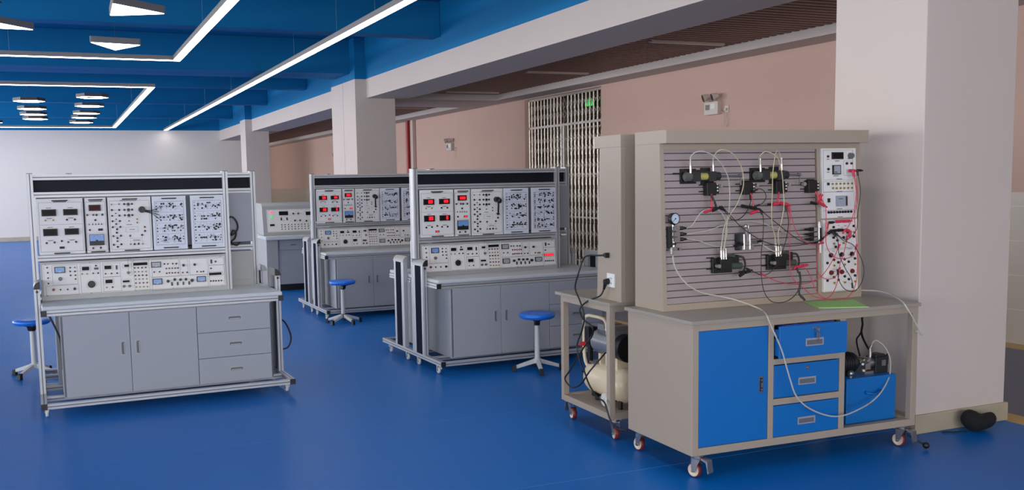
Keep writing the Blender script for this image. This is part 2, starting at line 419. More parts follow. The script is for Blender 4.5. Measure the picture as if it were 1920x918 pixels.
def hex_light(x, y, label):
    t = thing('hexagonal_pendant_lamp', label, 'pendant lamp', (x, y, ZL), group='hexagonal ring lamps under the blue ceiling')
    o = [(0.31*math.cos(PI/3*k), 0.31*math.sin(PI/3*k)) for k in range(6)]; i_ = [(0.17*math.cos(PI/3*k), 0.17*math.sin(PI/3*k)) for k in range(6)]
    h = MB(); d = MB()
    for k in range(6):
        j = (k+1) % 6
        h.prism([o[k], o[j], i_[j], i_[k]], 'z', 0.004, 0.07)
        d.prism([tuple(0.97*v for v in o[k]), tuple(0.97*v for v in o[j]), tuple(1.05*v for v in i_[j]), tuple(1.05*v for v in i_[k])], 'z', 0.0, 0.005)
    h.obj('housing', [M_LAMPD], t); d.obj('diffuser', [M_LAMPP], t)
    b = MB()
    for k in (0, 2, 4): b.cyl((o[k][0]*0.8, o[k][1]*0.8, 0.07), (0, 0, 0.35), 0.002, n=5)
    b.cyl((0,0,0.35),(0,0,ZS-ZL-0.003),0.003,n=5); b.obj('suspension_wire', [M_BLACK], t)
    return t
HX = [(0.742,21.2),(0.75,23.5),(0.745,25.82),(0.73,27.4),(0.703,29.45)]
nm = ['nearest and highest','second nearest','third nearest','fourth nearest','farthest and lowest']
for k, (x, y) in enumerate(HX): hex_light(x, y, '%s hexagonal ring lamp of the right-hand row' % nm[k])
GX = [(-0.446,22.34),(-0.44,24.52),(-0.449,26.36),(-0.44,28.08)]
nm = ['nearest and highest','second nearest','third nearest','farthest and lowest']
for k, (x, y) in enumerate(GX): hex_light(x, y, '%s hexagonal ring lamp of the row left of the other' % nm[k])
hex_light(-1.59, 29.67, 'hexagonal ring lamp cut by the left edge of the picture')

for k, (y, lb) in enumerate([(10.05,'nearest unlit light strip in the brown slatted ceiling'),(13.4,'middle unlit light strip in the brown slatted ceiling'),(16.75,'unlit light strip in the slats just before the white cross beam'),(20.6,'unlit light strip in the slats beyond the white cross beam')]):
    b = MB(); b.box(-0.53, 0.53, -0.045, 0.045, -0.02, 0.03)
    o = b.obj('recessed_light', [mat('unlit_diffuser', (190, 172, 160), 0.5, var=0)], loc=(7.15, y, 3.262)); tag(o, lb, 'ceiling light', 'unlit lights of the slatted ceiling')

# ================================================================== wall fittings of the corridor
def emergency_light(y, z, label):
    t = thing('emergency_light', label, 'emergency light', (8.31, y, z), 0, 'twin-head emergency lights')
    b = MB(); b.box(-0.075, 0, -0.15, 0.15, -0.085, 0.085, 0); b.box(-0.078, -0.074, 0.03, 0.12, -0.02, 0.05, 1); b.box(-0.08, -0.074, -0.09, 0.0, -0.01, 0.06, 2)
    b.obj('battery_box', [M_OFFW, M_KNOBG, M_PAPERW], t, bevel=0.01)
    for s in (-1, 1):
        b = MB(); c = Vector((-0.09, 0.10*s, 0.15)); d = Vector((-0.75, 0.35, -0.28)).normalized()
        b.cyl(c-d*0.05, c+d*0.035, 0.035, 0.055, n=18, mi=0); b.cyl(c+d*0.034, c+d*0.04, 0.05, n=18, mi=1)
        b.cyl((-0.05, 0.08*s, 0.08), c-d*0.04, 0.015, n=8, mi=0)
        b.obj('lamp_head', [M_OFFW, M_BLACK], t)
    b = MB(); b.box(-0.012, 0, -0.30, -0.215, -0.07, 0.02, 0); b.box(-0.04,-0.01,-0.275,-0.24,-0.05,-0.015,0); b.obj('wall_socket', [M_OFFW], t, bevel=0.003)
    b = MB(); b.tube([(-0.03,-0.257,-0.03),(-0.03,-0.27,-0.1),(-0.03,-0.295,-0.2),(-0.03,-0.26,-0.26),(-0.03,-0.215,-0.2),(-0.03,-0.235,-0.1),(-0.035,-0.17,-0.05),(-0.04,-0.14,-0.04)], 0.004); b.obj('power_cord', [M_OFFW], t)
emergency_light(11.02, 2.555, 'twin-head emergency light on the wall right of the folding gate, above the grey bench')
emergency_light(20.72, 2.40, 'smaller looking twin-head emergency light on the wall left of the folding gate')
emergency_light(30.6, 2.40, 'farthest faint emergency light, seen between the two white pillars')
b = MB(); b.cyl((8.2, 23.4, 0), (8.2, 23.4, 3.16), 0.055, n=16); b.cyl((8.2,23.4,0.6),(8.2,23.4,0.68),0.068,n=16)
o = b.obj('fire_water_pipe', [M_RPIPE]); tag(o, 'vertical red pipe on the corridor wall behind the benches', 'pipe')
b = MB(); b.cyl((8.24, 23.15, 0), (8.24, 23.15, 3.16), 0.04, n=12)
o = b.obj('drain_pipe', [M_OFFW]); tag(o, 'vertical white pipe just right of the red pipe', 'pipe')

# ---- stainless folding gate
M_GATE = mat('gate_steel', (206, 198, 188), 0.3, metal=0.7, var=0.05)
def gate():
    t = thing('folding_gate', 'stainless steel accordion gate with lattice bars in the corridor wall', 'gate', (8.40, 14.06, 0))
    L = 2.86; zt = 2.60
    b = MB(); b.cyl((0,0.02,0),(0,0.02,3.12),0.02,n=10); b.cyl((0,L-0.02,0),(0,L-0.02,3.12),0.02,n=10)
    b.box(-0.02,0.02,0,L,zt-0.02,zt+0.02); b.box(-0.02,0.02,0,L,3.10,3.14); b.box(-0.03,0.03,0,L,0.0,0.02)
    b.box(-0.03,0.03,L/2-0.035,L/2+0.035,0,zt)
    b.obj('gate_frame', [M_GATE], t)
    me = MB().cyl((0,0,0),(0,0,1),0.011,n=8).mesh('upright_bar', [M_GATE])
    n = 22
    for k in range(1, n):
        y = L*k/n
        if abs(y-L/2) < 0.04: continue
        o = link('upright_bar', me, t, (0, y, 0.02)); o.scale = (1,1,zt-0.04)
        o = link('upright_bar', me, t, (0, y, zt+0.02)); o.scale = (1,1,3.10-zt-0.02)
    st = L/n
    for z in (0.35, 0.62, 1.0, 1.27, 1.62, 1.80, 2.10, 2.28, 2.72, 2.9):
        b = MB()
        for k in range(n):
            y0 = st*k; y1 = st*(k+1)
            for (a, c) in ((z, z+0.13), (z+0.13, z)):
                b.cyl((0.0, y0, a), (0.0, y1, c), 0.0055, n=4)
        b.obj('lattice', [M_GATE], t)
    # second folded lattice layer with dark rivet plates
    for z in (0.2,0.5,0.85,1.15,1.45,1.98,2.45,2.66,2.8,3.0):
        b = MB(); b.box(0.032, 0.036, 0.0, L, z+0.03, z+0.04)
        for k in range(n): b.box(0.03, 0.04, st*k+0.03, st*k+0.1, z, z+0.07)
        b.obj('rivet_row', [mat('rivet_brown', (92, 78, 66), 0.5, var=0)], t)
gate()
# second gate further in, dim
def gate_inner():
    t = thing('folding_gate', 'second darker folding gate standing behind the first one', 'gate', (8.95, 13.6, 0.0))
    b = MB()
    for k in range(26): b.cyl((0, 0.14*k, 0.0), (0, 0.14*k, 3.3), 0.012, n=6)
    for z in (0.1, 0.9, 1.7, 2.55, 3.2): b.box(-0.01,0.01,0,3.5,z,z+0.03)
    b.obj('gate_bars', [M_GATE], t)
gate_inner()
# green running-man exit sign inside
t = thing('exit_sign', 'small green lit exit sign glimpsed behind the top of the folding gate', 'sign', (8.75, 15.2, 2.97))
b = MB(); b.box(-0.02, 0.02, -0.13, 0.13, -0.06, 0.06); b.obj('sign_box', [M_GREENL], t)
b = MB(); b.box(-0.024,-0.02,-0.11,-0.05,-0.04,0.04); b.sphere((-0.023,0.05,0.045),0.014,n=5); b.tube([(-0.024,0.05,0.03),(-0.024,0.04,-0.01),(-0.024,0.07,-0.05)],0.007,n=5); b.tube([(-0.024,0.04,-0.01),(-0.024,0.0,-0.04)],0.007,n=5); b.tube([(-0.024,0.09,0.02),(-0.024,0.045,0.015),(-0.024,0.01,0.01)],0.005,n=5)
b.obj('running_figure', [M_PAPERW], t)
b = MB(); b.cyl((0,0,0.06),(0,0,0.43),0.006,n=6); b.obj('hanger', [M_STEEL], t)
# ================================================================== aluminium training benches
M1_METERS=[(0.086,1.484,0.187,1.433),(0.235,1.483,0.336,1.436),(0.089,1.339,0.189,1.285),(0.237,1.337,0.337,1.289)]
M1_SOCK=[('y',0.11,1.402),('y',0.164,1.403),('k',0.259,1.403),('k',0.314,1.403),('k',0.109,1.233),('k',0.163,1.236),('k',0.214,1.244),('k',0.313,1.234),('r',0.259,1.234)]
M1_ROCKER=(0.196,1.203,0.23,1.186)
M2_DISP=(0.415,1.51,0.501,1.463)
M2_SOCK=[('r',0.403,1.433),('r',0.446,1.433),('k',0.468,1.432),('k',0.51,1.432),('k',0.458,1.393),('k',0.415,1.319),('r',0.431,1.18),('k',0.486,1.181)]
M2_TOG=[(0.412,1.361),(0.438,1.361),(0.459,1.361),(0.48,1.361),(0.501,1.36)]
M2_ROCKER=(0.474,1.328,0.508,1.311)
M2_METER=(0.408,1.286,0.513,1.201)
M3_SOCK=[('y',0.579,1.509),('y',0.634,1.51),('k',0.58,1.466),('k',0.633,1.465),('s',0.606,1.439),('r',0.58,1.422),('k',0.633,1.422),('s',0.607,1.395),('k',0.58,1.38),('k',0.633,1.38),('r',0.606,1.358),('k',0.58,1.335),('k',0.635,1.335),('k',0.61,1.318),('k',0.607,1.291),('r',0.58,1.266),('k',0.635,1.267),('k',0.609,1.25),('r',0.608,1.226),('k',0.58,1.199),('k',0.635,1.201),('k',0.608,1.182),('k',0.672,1.509),('K',0.701,1.508),('k',0.728,1.509),('k',0.671,1.465),('K',0.701,1.465),('k',0.727,1.465),('k',0.672,1.423),('K',0.701,1.422),('k',0.727,1.423),('s',0.7,1.379),('y',0.76,1.391),('y',0.76,1.364),('r',0.814,1.328),('k',0.814,1.297),('r',0.703,1.264),('k',0.791,1.267),('y',0.703,1.198),('k',0.732,1.198),('k',0.762,1.199),('y',0.792,1.197)]
M3_RECT=(0.675,1.332,0.764,1.292)
M3_PLUG=(0.799,1.464)
BOX_FRAMES=[(0.133,1.062,0.31,0.915),(0.085,0.911,0.313,0.836),(0.33,1.066,0.473,0.841),(0.491,1.061,0.617,0.955),(0.489,0.955,0.619,0.844),(0.675,1.088,0.701,0.96),(0.713,1.074,0.83,0.838),(0.849,1.071,1.055,0.931),(0.844,0.935,1.273,0.829),(1.065,1.066,1.124,0.933),(1.136,1.065,1.276,0.935),(1.286,1.062,1.409,1.004),(1.285,1.004,1.406,0.842)]
BOX_DISP=[(0.343,1.042,0.393,1.015),(0.503,1.042,0.552,1.015),(0.504,0.934,0.554,0.907),(0.648,1.043,0.682,1.025),(0.629,0.921,0.679,0.906),(0.715,1.054,0.818,1.032),(1.283,0.944,1.38,0.924)]
BOX_METER=[(0.15,1.051,0.224,1.004),(0.846,1.053,0.919,1.009),(0.849,0.921,0.921,0.875),(1.185,0.92,1.256,0.877)]
BOX_KNOB=[('g',0.187,0.96,0.013),('r',0.135,0.881,0.009),('k',0.283,0.879,0.009),('k',0.443,1.046,0.006),('k',0.404,0.906,0.024),('g',0.674,0.98,0.0095),('g',0.637,0.876,0.0095),('g',0.678,0.876,0.0095),('k',0.965,0.896,0.0105),('k',1.016,0.906,0.0095),('k',1.06,0.903,0.0095),('k',1.102,0.903,0.0095),('k',1.149,0.892,0.0115),('k',1.09,1.015,0.009),('k',1.176,1.016,0.009),('k',1.036,1.031,0.006),('k',1.34,1.032,0.006)]
BOX_ROCKER=[(0.429,1.032,0.46,1.017),(0.585,1.041,0.597,1.009),(1.3,1.05,1.314,1.018),(0.987,0.886,1.0,0.859),(1.03,0.886,1.043,0.86),(1.075,0.886,1.086,0.86),(1.118,0.886,1.131,0.86)]
BOX_SOCK=[('k',0.103,1.011),('k',0.103,0.971),('k',0.103,0.93),('k',0.26,1.041),('k',0.259,1.013),('k',0.26,0.983),('k',0.292,1.011),('k',0.293,0.953),('k',0.184,0.879),('k',0.233,0.878),('k',0.456,0.989),('k',0.551,0.981),('k',0.592,0.981),('k',0.553,0.875),('r',0.101,1.049),('r',0.294,0.982),('r',0.42,0.989),('r',0.508,0.981),('y',0.293,1.041),('y',0.341,0.989),('y',0.377,0.988),('y',0.511,0.875),('r',0.722,1.014),('r',0.749,1.014),('r',0.777,1.013),('r',0.804,1.013),('y',0.723,0.983),('y',0.75,0.983),('y',0.777,0.982),('y',0.805,0.982),('k',0.724,0.954),('k',0.751,0.954),('k',0.778,0.954),('k',0.806,0.953),('y',0.725,0.925),('y',0.752,0.925),('y',0.779,0.925),('y',0.807,0.924),('r',0.725,0.896),('r',0.753,0.895),('r',0.78,0.895),('r',0.808,0.894),('y',0.726,0.865),('y',0.753,0.864),('y',0.781,0.864),('y',0.809,0.863),('k',0.906,0.974),('k',0.946,1.033),('k',1.009,1.032),('k',0.959,0.959),('k',1.114,0.958),('k',1.24,0.958),('k',1.301,0.979),('k',1.294,0.878),('k',1.314,0.878),('k',1.334,0.877),('k',1.355,0.877),('k',1.377,0.877),('r',0.865,0.974),('r',0.972,1.032),('r',0.958,0.997),('r',0.981,0.997),('r',1.003,0.997),('r',1.026,0.996),('r',1.046,0.996),('r',0.979,0.961),('r',1.001,0.96),('r',1.023,0.96),('r',1.046,0.959),('r',1.081,0.958),('r',1.192,0.959),('r',1.221,0.957)]
SOCKC = {'k': M_INKD, 'K': M_INKD, 'r': M_RED, 'y': M_YEL, 's': M_INKD}
def sock_mesh(c, r):
    b = MB(); b.cyl((0,0.002,0),(0,-0.007,0),r,r*0.92,n=12,mi=0); b.cyl((0,-0.007,0),(0,-0.0075,0),r*0.45,n=8,mi=1)
    return b.mesh('socket', [SOCKC[c], M_BLACK])
SM = {c: sock_mesh(c, {'k':0.0084,'K':0.0115,'r':0.0082,'y':0.0074,'s':0.0052}[c]) for c in 'kKrys'}
SMS = {c: sock_mesh(c, 0.0066) for c in 'kry'}
def handle_bar(x, z, w=0.052):
    b = MB(); b.cyl((x-w, -0.016, z), (x+w, -0.016, z), 0.0045, n=8); b.cyl((x-w, 0, z), (x-w, -0.018, z), 0.0045, n=6); b.cyl((x+w, 0, z), (x+w, -0.018, z), 0.0045, n=6)
    return b
def outline(b, x0, x1, z0, z1, y, t=0.0016, mi=0):
    b.frame(min(x0,x1), max(x0,x1), min(z0,z1), max(z0,z1), y-0.0006, y, t, mi)
def seg_digits(b, x0, x1, z0, z1, n, y, mi=0):
    w = (x1-x0)/n
    for k in range(n):
        a = x0+w*k+w*0.1; c = x0+w*(k+1)-w*0.1; t = w*0.2; zm = (z0+z1)/2
        b.box(a, c, y-0.001, y, z1-t, z1, mi); b.box(a, c, y-0.001, y, z0, z0+t, mi)
        b.box(a, a+t, y-0.001, y, z0, z1, mi); b.box(c-t, c, y-0.001, y, z0, z1, mi)
        b.box(a, c, y-0.001, y, zm-t/2, zm+t/2, mi)
MY = -0.0   # modules use their own front plane as y = 0
YM = 0.405
def module(root, x0, x1, label=None, m=None):
    b = MB(); b.box(x0, x1, 0, 0.02, 1.144, 1.563)
    o = b.obj('instrument_module', [m or M_PANEL], root, bevel=0.002, loc=(0, YM, 0))
    if label: o['label'] = label
    return o
def put(mb, name, mats, par, label=None): return mb.obj(name, mats, par, label=label)
def socks(lst, par, name='banana_socket', S_=None):
    S_ = S_ or SM
    for it in lst: link(name, S_[it[0]], par, (it[1], 0, it[2]))
def circuit_print(seed, x0, x1, style=0):
    rnd = random.Random(seed); b = MB()
    xa, xb, za, zb = x0+0.02, x1-0.018, 1.182, 1.522
    outline(b, xa, xb, za, zb, 0, 0.0018)
    rows = 4 if style == 0 else 6; hh = (zb-za)/rows; dots = []
    for r in range(rows):
        zr = zb-hh*(r+1)
        if r < rows-1: b.box(xa, xb, -0.0006, 0, zr, zr+0.0014)
        zc = zr+hh*0.55
        b.box(xa+0.02, xb-0.02, -0.0006, 0, zc, zc+0.0012)
        if style: b.box((xa+xb)/2, (xa+xb)/2+0.0014, -0.0006, 0, zr, zr+hh)
        for k in range(3):
            dots.append((xa+0.012, zr+hh*(0.84-0.29*k), 0.0055 if k else 0.0048, 2 if k == 0 else 1))
        for k in range(18 if style == 0 else 11):
            dots.append((xa+0.035+rnd.random()*(xb-xa-0.05), zc+rnd.choice((-0.022,-0.01,0,0,0,0.012,0.02))*(1 if style == 0 else 0.7), rnd.choice((0.005,0.0062,0.0076)), 1))
        for k in range(26):
            u = xa+0.03+rnd.random()*(xb-xa-0.05); v = zr+hh*(0.15+0.72*rnd.random())
            if rnd.random() < .5: b.box(u, u+0.0018, -0.0007, 0, v, v+0.008, 1)
            else: b.box(u, u+0.009, -0.0007, 0, v, v+0.0022, 1)
        for k in range(6):
            u = xa+0.03+rnd.random()*(xb-xa-0.08); v = zr+hh*(0.2+0.6*rnd.random())
            b.box(u, u+0.03, -0.0006, 0, v, v+0.001); b.box(u, u+0.001, -0.0006, 0, v, v+0.014)
        for k in range(2): dots.append((xb-0.012, zc+0.02*k-0.005, 0.005, 3 if style == 0 else 1))
    for (u, v, r, mi) in dots: b.cyl((u, 0, v), (u, -0.005, v), r, n=10, mi=mi)
    return b
def caster_small(root, x, y, front=True):
    b = MB(); b.cyl((0,0,0.082),(0,0,0.072),0.018,n=10); b.prism([(-0.018,0.074),(0.018,0.074),(0.010,0.03),(-0.002,0.03)],'x',-0.016,-0.013); b.prism([(-0.018,0.074),(0.018,0.074),(0.010,0.03),(-0.002,0.03)],'x',0.013,0.016); b.box(-0.016,0.016,-0.014,0.014,0.07,0.074)
    b.cyl((-0.018,0.004,0.033),(0.018,0.004,0.033),0.004,n=8)
    c = b.obj('caster', [M_STEEL], root, loc=(x, y, 0))
    w = MB(); w.lathe([(0,-0.011),(0.024,-0.011),(0.03,-0.008),(0.032,-0.004),(0.032,0.004),(0.03,0.008),(0.024,0.011),(0,0.011)],(0,0.004,0.032),'x',n=20)
    w.cyl((-0.0125,0.004,0.032),(0.0125,0.004,0.032),0.012,n=12,mi=1); w.obj('wheel', [M_WHEELW, M_SMALL], c)
    if front:
        l = MB(); l.hexa([(-0.012,-0.05,0.045),(0.012,-0.05,0.045),(0.012,-0.018,0.068),(-0.012,-0.018,0.068),(-0.012,-0.05,0.051),(0.012,-0.05,0.051),(0.012,-0.018,0.074),(-0.012,-0.018,0.074)])
        l.obj('brake_lever', [M_WHEELW], c)
def recess_pull(par, x, z, vertical=True, y=-0.016):
    b = MB(); w, h = (0.022, 0.056) if vertical else (0.056, 0.022)
    def rr(w_, h_, r_):
        out = []
        for (cx_, cz_, a0) in ((w_-r_, h_-r_, 0), (-w_+r_, h_-r_, 90), (-w_+r_, -h_+r_, 180), (w_-r_, -h_+r_, 270)):
            for k in range(4): t_ = math.radians(a0+30*k); out.append((x+cx_+r_*math.cos(t_), z+cz_+r_*math.sin(t_)))
        return out
    b.prism(rr(w, h, 0.006), 'y', y-0.003, y, 0); b.prism(rr(w-0.009, h-0.010, 0.010), 'y', y-0.0036, y-0.0028, 1)
    if vertical: b.box(x+0.004, x+w-0.011, y-0.0046, y-0.003, z-h+0.016, z+h-0.016, 0)
    else: b.box(x-w+0.016, x+w-0.016, y-0.0046, y-0.003, z-h+0.012, z-0.002, 0)
    return b.obj('handle', [M_CONS, M_CABD], par)
def bench(label, X, Y, t, group, lit=False, full=True, fx=0.0, variant=0, cable=False):
    root = thing('training_bench', label, 'training bench', (X, Y, 0), t, group)
    # base
    for x0 in (0.0, 1.78):
        b = MB(); b.box(x0,x0+0.04,-0.138,0.612,0.082,0.122,0); b.box(x0-0.0008,x0+0.0408,-0.137,0.611,0.098,0.104,1); b.box(x0+0.017,x0+0.023,-0.137,0.611,0.0815,0.1225,1)
        r = b.obj('base_side_rail', [M_ALU, M_ALU2], root)
        c = MB(); c.box(x0-0.001,x0+0.041,-0.144,-0.137,0.081,0.123); c.obj('end_cap', [M_BLACK], r)
    for y0 in (-0.136, 0.14, 0.56):
        b = MB(); b.box(0.041,1.779,y0,y0+0.04,0.082,0.119,0); b.box(0.041,1.779,y0-0.0008,y0+0.0408,0.098,0.104,1)
        b.obj('base_cross_rail', [M_ALU, M_ALU2], root)
    for (x, y, f) in ((0.036,0.006,True),(1.784,0.006,True),(0.036,0.47,False),(1.784,0.47,False)): caster_small(root, x, y, f)
    # side columns with rounded caps
    for x0 in (0.0, 1.78):
        b = MB(); b.box(x0,x0+0.04,0.245,0.29,0.122,0.905,0); b.box(x0,x0+0.04,0.437,0.50,0.122,0.905,0); b.box(x0+(0.003 if x0 < 1 else 0.030),x0+(0.010 if x0 < 1 else 0.037),0.285,0.44,0.122,0.906,2)
        b.box(x0+0.017,x0+0.023,0.2442,0.246,0.122,0.90,1)
        col = b.obj('side_column', [M_ALU, M_ALU2, mat('shaded_column_web',(30,33,46),0.9,var=0,spec=0.05)], root, bevel=0.003)  # recess shade painted into the dark web colour
        sg = 1 if x0 < 1 else -1; xa = x0-0.002 if sg > 0 else x0+0.042
        poly = [(xa, 0.905)]+[(xa+sg*0.046*(1-math.cos(PI/2*k/8)), 0.905+0.055*math.sin(PI/2*k/8)) for k in range(1,9)]+[(xa+sg*0.046, 0.905)]
        c = MB(); c.prism(poly, 'y', 0.236, 0.50, 0); c.prism(poly, 'y', 0.228, 0.236, 1)
        c.cyl((xa+sg*0.023,0.244,0.885),(xa+sg*0.023,0.236,0.885),0.009,n=12,mi=1)
        c.obj('column_cap', [M_CONS, M_BLACK], col)
    # tall frame
    for i, x0 in enumerate((fx, fx+1.425)):
        b = MB(); z0 = 0.801 if i else 0.122
        if i == 0 and fx > 0: z0 = 0.801
        if i == 0 and fx == 0:
            b.box(x0-0.001,x0+0.04,0.502,0.525,0.122,1.118,0); b.box(x0,x0+0.041,0.414,0.51,0.96,1.75,0)
            b.box(x0+0.0175,x0+0.0235,0.4132,0.415,0.962,1.748,1); b.box(x0-0.0008,x0+0.001,0.43,0.436,0.962,1.748,1); b.box(x0-0.0008,x0+0.001,0.486,0.492,0.962,1.748,1)
        else:
            b.box(x0,x0+0.041,0.414,0.51,z0,1.75,0); b.box(x0+0.0175,x0+0.0235,0.4132,0.5108,z0,1.748,1)
        p = b.obj('frame_post', [M_ALU, M_ALU2], root)
        c = MB(); c.box(x0-0.001,x0+0.042,0.413,0.511,1.75,1.754); c.obj('post_cap', [M_SMALL], p)
    for (z0, z1) in ((1.702,1.742),(1.572,1.612),(1.098,1.138)):
        b = MB(); b.box(fx+0.041,fx+1.425,0.425,0.505,z0,z1,0); zc = (z0+z1)/2; b.box(fx+0.041,fx+1.425,0.4245,0.5055,zc-0.003,zc+0.003,1)
        b.obj('frame_rail', [M_ALU, M_ALU2], root)
    b = MB(); b.box(fx+0.041,fx+1.425,0.45,0.47,1.612,1.702); b.obj('header_board', [M_STRIP], root)
    # console box
    b = MB(); b.prism([(0.385,0.8),(0.42,1.088),(0.56,1.088),(0.56,0.8)], 'x', fx+0.052, fx+1.424, 0)
    b.box(fx+0.07, fx+1.40, 0.5602, 0.5635, 0.85, 1.05, 0)
    cons = b.obj('control_console', [M_CONS], root, bevel=0.003)
    # worktop
    b = MB(); b.box(0.043,1.777,0.0,0.60,0.768,0.80); b.obj('worktop', [M_DESK], root, bevel=0.009)
    b = MB(); b.box(0.075,1.745,0.012,0.05,0.727,0.767,0); b.box(0.075,1.745,0.0112,0.013,0.744,0.75,1); b.obj('worktop_rail', [M_ALU, M_ALU2], root)
    for x0 in (0.036, 1.746):
        b = MB(); b.box(x0,x0+0.038,0.012,0.58,0.727,0.767,0); b.box(x0-0.0008,x0+0.0388,0.013,0.58,0.744,0.75,1)
        r = b.obj('worktop_side_rail', [M_ALU, M_ALU2], root); c = MB(); c.box(x0-0.001,x0+0.039,0.004,0.012,0.726,0.768); c.obj('end_cap', [M_BLACK], r)
    # cupboard
    b = MB(); b.box(0.159,1.682,0.002,0.54,0.12,0.725,0); b.box(0.16,1.681,0.0005,0.003,0.13,0.72,1)
    cab = b.obj('cupboard', [M_CAB, M_CABD], root, bevel=0.003)
    if full:
        for (x0, x1, hx) in ((0.175,0.626,0.577),(0.629,1.109,0.682)):
            d = MB(); d.box(x0,x1,-0.016,0.0004,0.126,0.722); dd = d.obj('door', [M_CAB], root, bevel=0.002); recess_pull(dd, hx, 0.46, True)
        for (z0, z1) in ((0.126,0.322),(0.325,0.52),(0.523,0.722)):
            d = MB(); d.box(1.113,1.668,-0.016,0.0004,z0,z1); dd = d.obj('drawer', [M_CAB], root, bevel=0.002); recess_pull(dd, 1.395, (z0+z1)/2, False)
    # rear cover box and cable seen from behind
    b = MB(); b.box(fx+0.055,fx+1.415,0.508,0.59 if not full else 0.54,1.168,1.574,0); b.obj('rear_cover', [M_CAB], root, bevel=0.003)
    if not full:
        b = MB(); b.box(fx+0.06,fx+1.41,0.47,0.52,1.14,1.165,0); b.obj('rear_gap_board', [M_CABD], root)
    if cable:
        c = MB(); c.tube([(0.36,0.60,1.20),(0.34,0.61,1.30),(0.32,0.612,1.37),(0.29,0.612,1.375),(0.262,0.615,1.34),(0.252,0.615,1.29),(0.27,0.615,1.25),(0.31,0.612,1.225),(0.29,0.615,1.265),(0.268,0.618,1.245),(0.28,0.615,1.20),(0.31,0.61,1.172),(0.29,0.60,1.15),(0.262,0.60,1.14),(0.235,0.60,1.165)], 0.007)
        c.obj('coiled_cable', [M_BLACK], root)
    if not full: return root
    # ---- instrument modules
    m1 = module(root, 0.056, 0.375)
    b = MB(); outline(b, 0.066, 0.366, 1.165, 1.535, 0); b.box(0.07,0.362,-0.0006,0,1.368,1.3694)
    for (x0,z0,x1,z1) in M1_METERS: b.box((x0+x1)/2-0.018,(x0+x1)/2+0.018,-0.0006,0,z0+0.008,z0+0.012)
    for (xa, xb, z) in ((0.11,0.164,1.418),(0.259,0.314,1.418),(0.109,0.163,1.253),(0.259,0.313,1.252)):
        b.box(xa,xb,-0.0006,0,z,z+0.0012); b.box(xa+0.01,xb-0.01,-0.0006,0,z-0.006,z-0.002)
    b.box(0.17,0.26,-0.0006,0,1.536,1.5415); put(b,'panel_print',[M_INK],m1)
    for k, (x0,z0,x1,z1) in enumerate(M1_METERS):
        d = MB(); d.box(x0,x1,-0.012,0,z1,z0,0); d.box(x0+0.006,x1-0.006,-0.0125,-0.0118,z1+0.006,z0-0.006,1)
        if lit:
            w = x1-x0
            if k < 3: seg_digits(d, x0+w*0.42, x0+w*0.84, z1+0.012, z0-0.010, 3, -0.0127, 2)
            else: seg_digits(d, x0+w*0.6, x0+w*0.80, z1+0.010, z0-0.008, 1, -0.0127, 2)
        put(d,'meter_display',[M_BLACK,M_SCREEN,M_LED],m1)
    socks(M1_SOCK, m1)
    x0,z0,x1,z1 = M1_ROCKER; d = MB(); d.box(x0,x1,-0.006,0,z1,z0,0); d.box(x0+0.007,x1-0.007,-0.008,-0.005,z1+0.004,z0-0.004,1); put(d,'rocker_switch',[M_BLACK,M_LED if lit else M_SCREENR],m1)
    for (z, x) in ((1.547,0.215),(1.153,0.212)): put(handle_bar(x,z),'module_handle',[M_SMALL],m1)
    m2 = module(root, 0.389, 0.54)
    b = MB(); outline(b, 0.393, 0.533, 1.163, 1.533, 0); b.box(0.397,0.529,-0.0006,0,1.44,1.4412); b.box(0.397,0.529,-0.0006,0,1.293,1.2942)
    for x,z in M2_TOG: b.box(x-0.001,x+0.001,-0.0006,0,z+0.008,z+0.014)
    b.box(0.42,0.51,-0.0006,0,1.534,1.539); b.box(0.43,0.49,-0.0006,0,1.192,1.1932); put(b,'panel_print',[M_INK],m2)
    x0,z0,x1,z1 = M2_DISP; d = MB(); d.box(x0,x1,-0.012,0,z1,z0,0); d.box(x0+0.007,x1-0.007,-0.0125,-0.0118,z1+0.006,z0-0.006,1)
    if lit: seg_digits(d, x0+0.02, x1-0.012, z1+0.011, z0-0.012, 4, -0.0127, 2)
    put(d,'meter_display',[M_BLACK,M_SCREENR,M_LED],m2)
    socks(M2_SOCK, m2)
    for x,z in M2_TOG:
        d = MB(); d.cyl((x,0,z),(x,-0.003,z),0.005,n=10); d.cyl((x,-0.003,z),(x,-0.014,z+0.004),0.002,n=6); put(d,'toggle_switch',[M_SMALL],m2)
    x0,z0,x1,z1 = M2_ROCKER; d = MB(); d.box(x0,x1,-0.006,0,z1,z0,0); d.box(x0+0.007,x1-0.007,-0.008,-0.005,z1+0.004,z0-0.004,1); put(d,'rocker_switch',[M_BLACK,M_LED if lit else M_SCREENR],m2)
    x0,z0,x1,z1 = M2_METER; d = MB(); zm = z1+(z0-z1)*0.40; d.box(x0,x1,-0.014,0,z1,z0,0); d.box(x0+0.003,x1-0.003,-0.0145,-0.0138,zm,z0-0.003,1)
    d.cyl(((x0+x1)/2,-0.015,zm),((x0+x1)/2,-0.0165,zm),0.009,n=14,mi=0); d.hexa([((x0+x1)/2-0.002,-0.0152,zm),((x0+x1)/2,-0.0152,zm),((x0+x1)/2,-0.0148,zm),((x0+x1)/2-0.002,-0.0148,zm),(x0+0.03,-0.0152,z0-0.012),(x0+0.031,-0.0152,z0-0.012),(x0+0.031,-0.0148,z0-0.012),(x0+0.03,-0.0148,z0-0.012)],2)
    for k in range(11):
        a = PI*(0.2+0.6*k/10); d.box((x0+x1)/2+0.038*math.cos(a)-0.0006,(x0+x1)/2+0.038*math.cos(a)+0.0006,-0.0149,-0.0145,zm-0.002+0.04*math.sin(a),zm+0.004+0.04*math.sin(a),2)
    put(d,'analogue_meter',[M_BLACK,M_METERB,M_INK],m2)
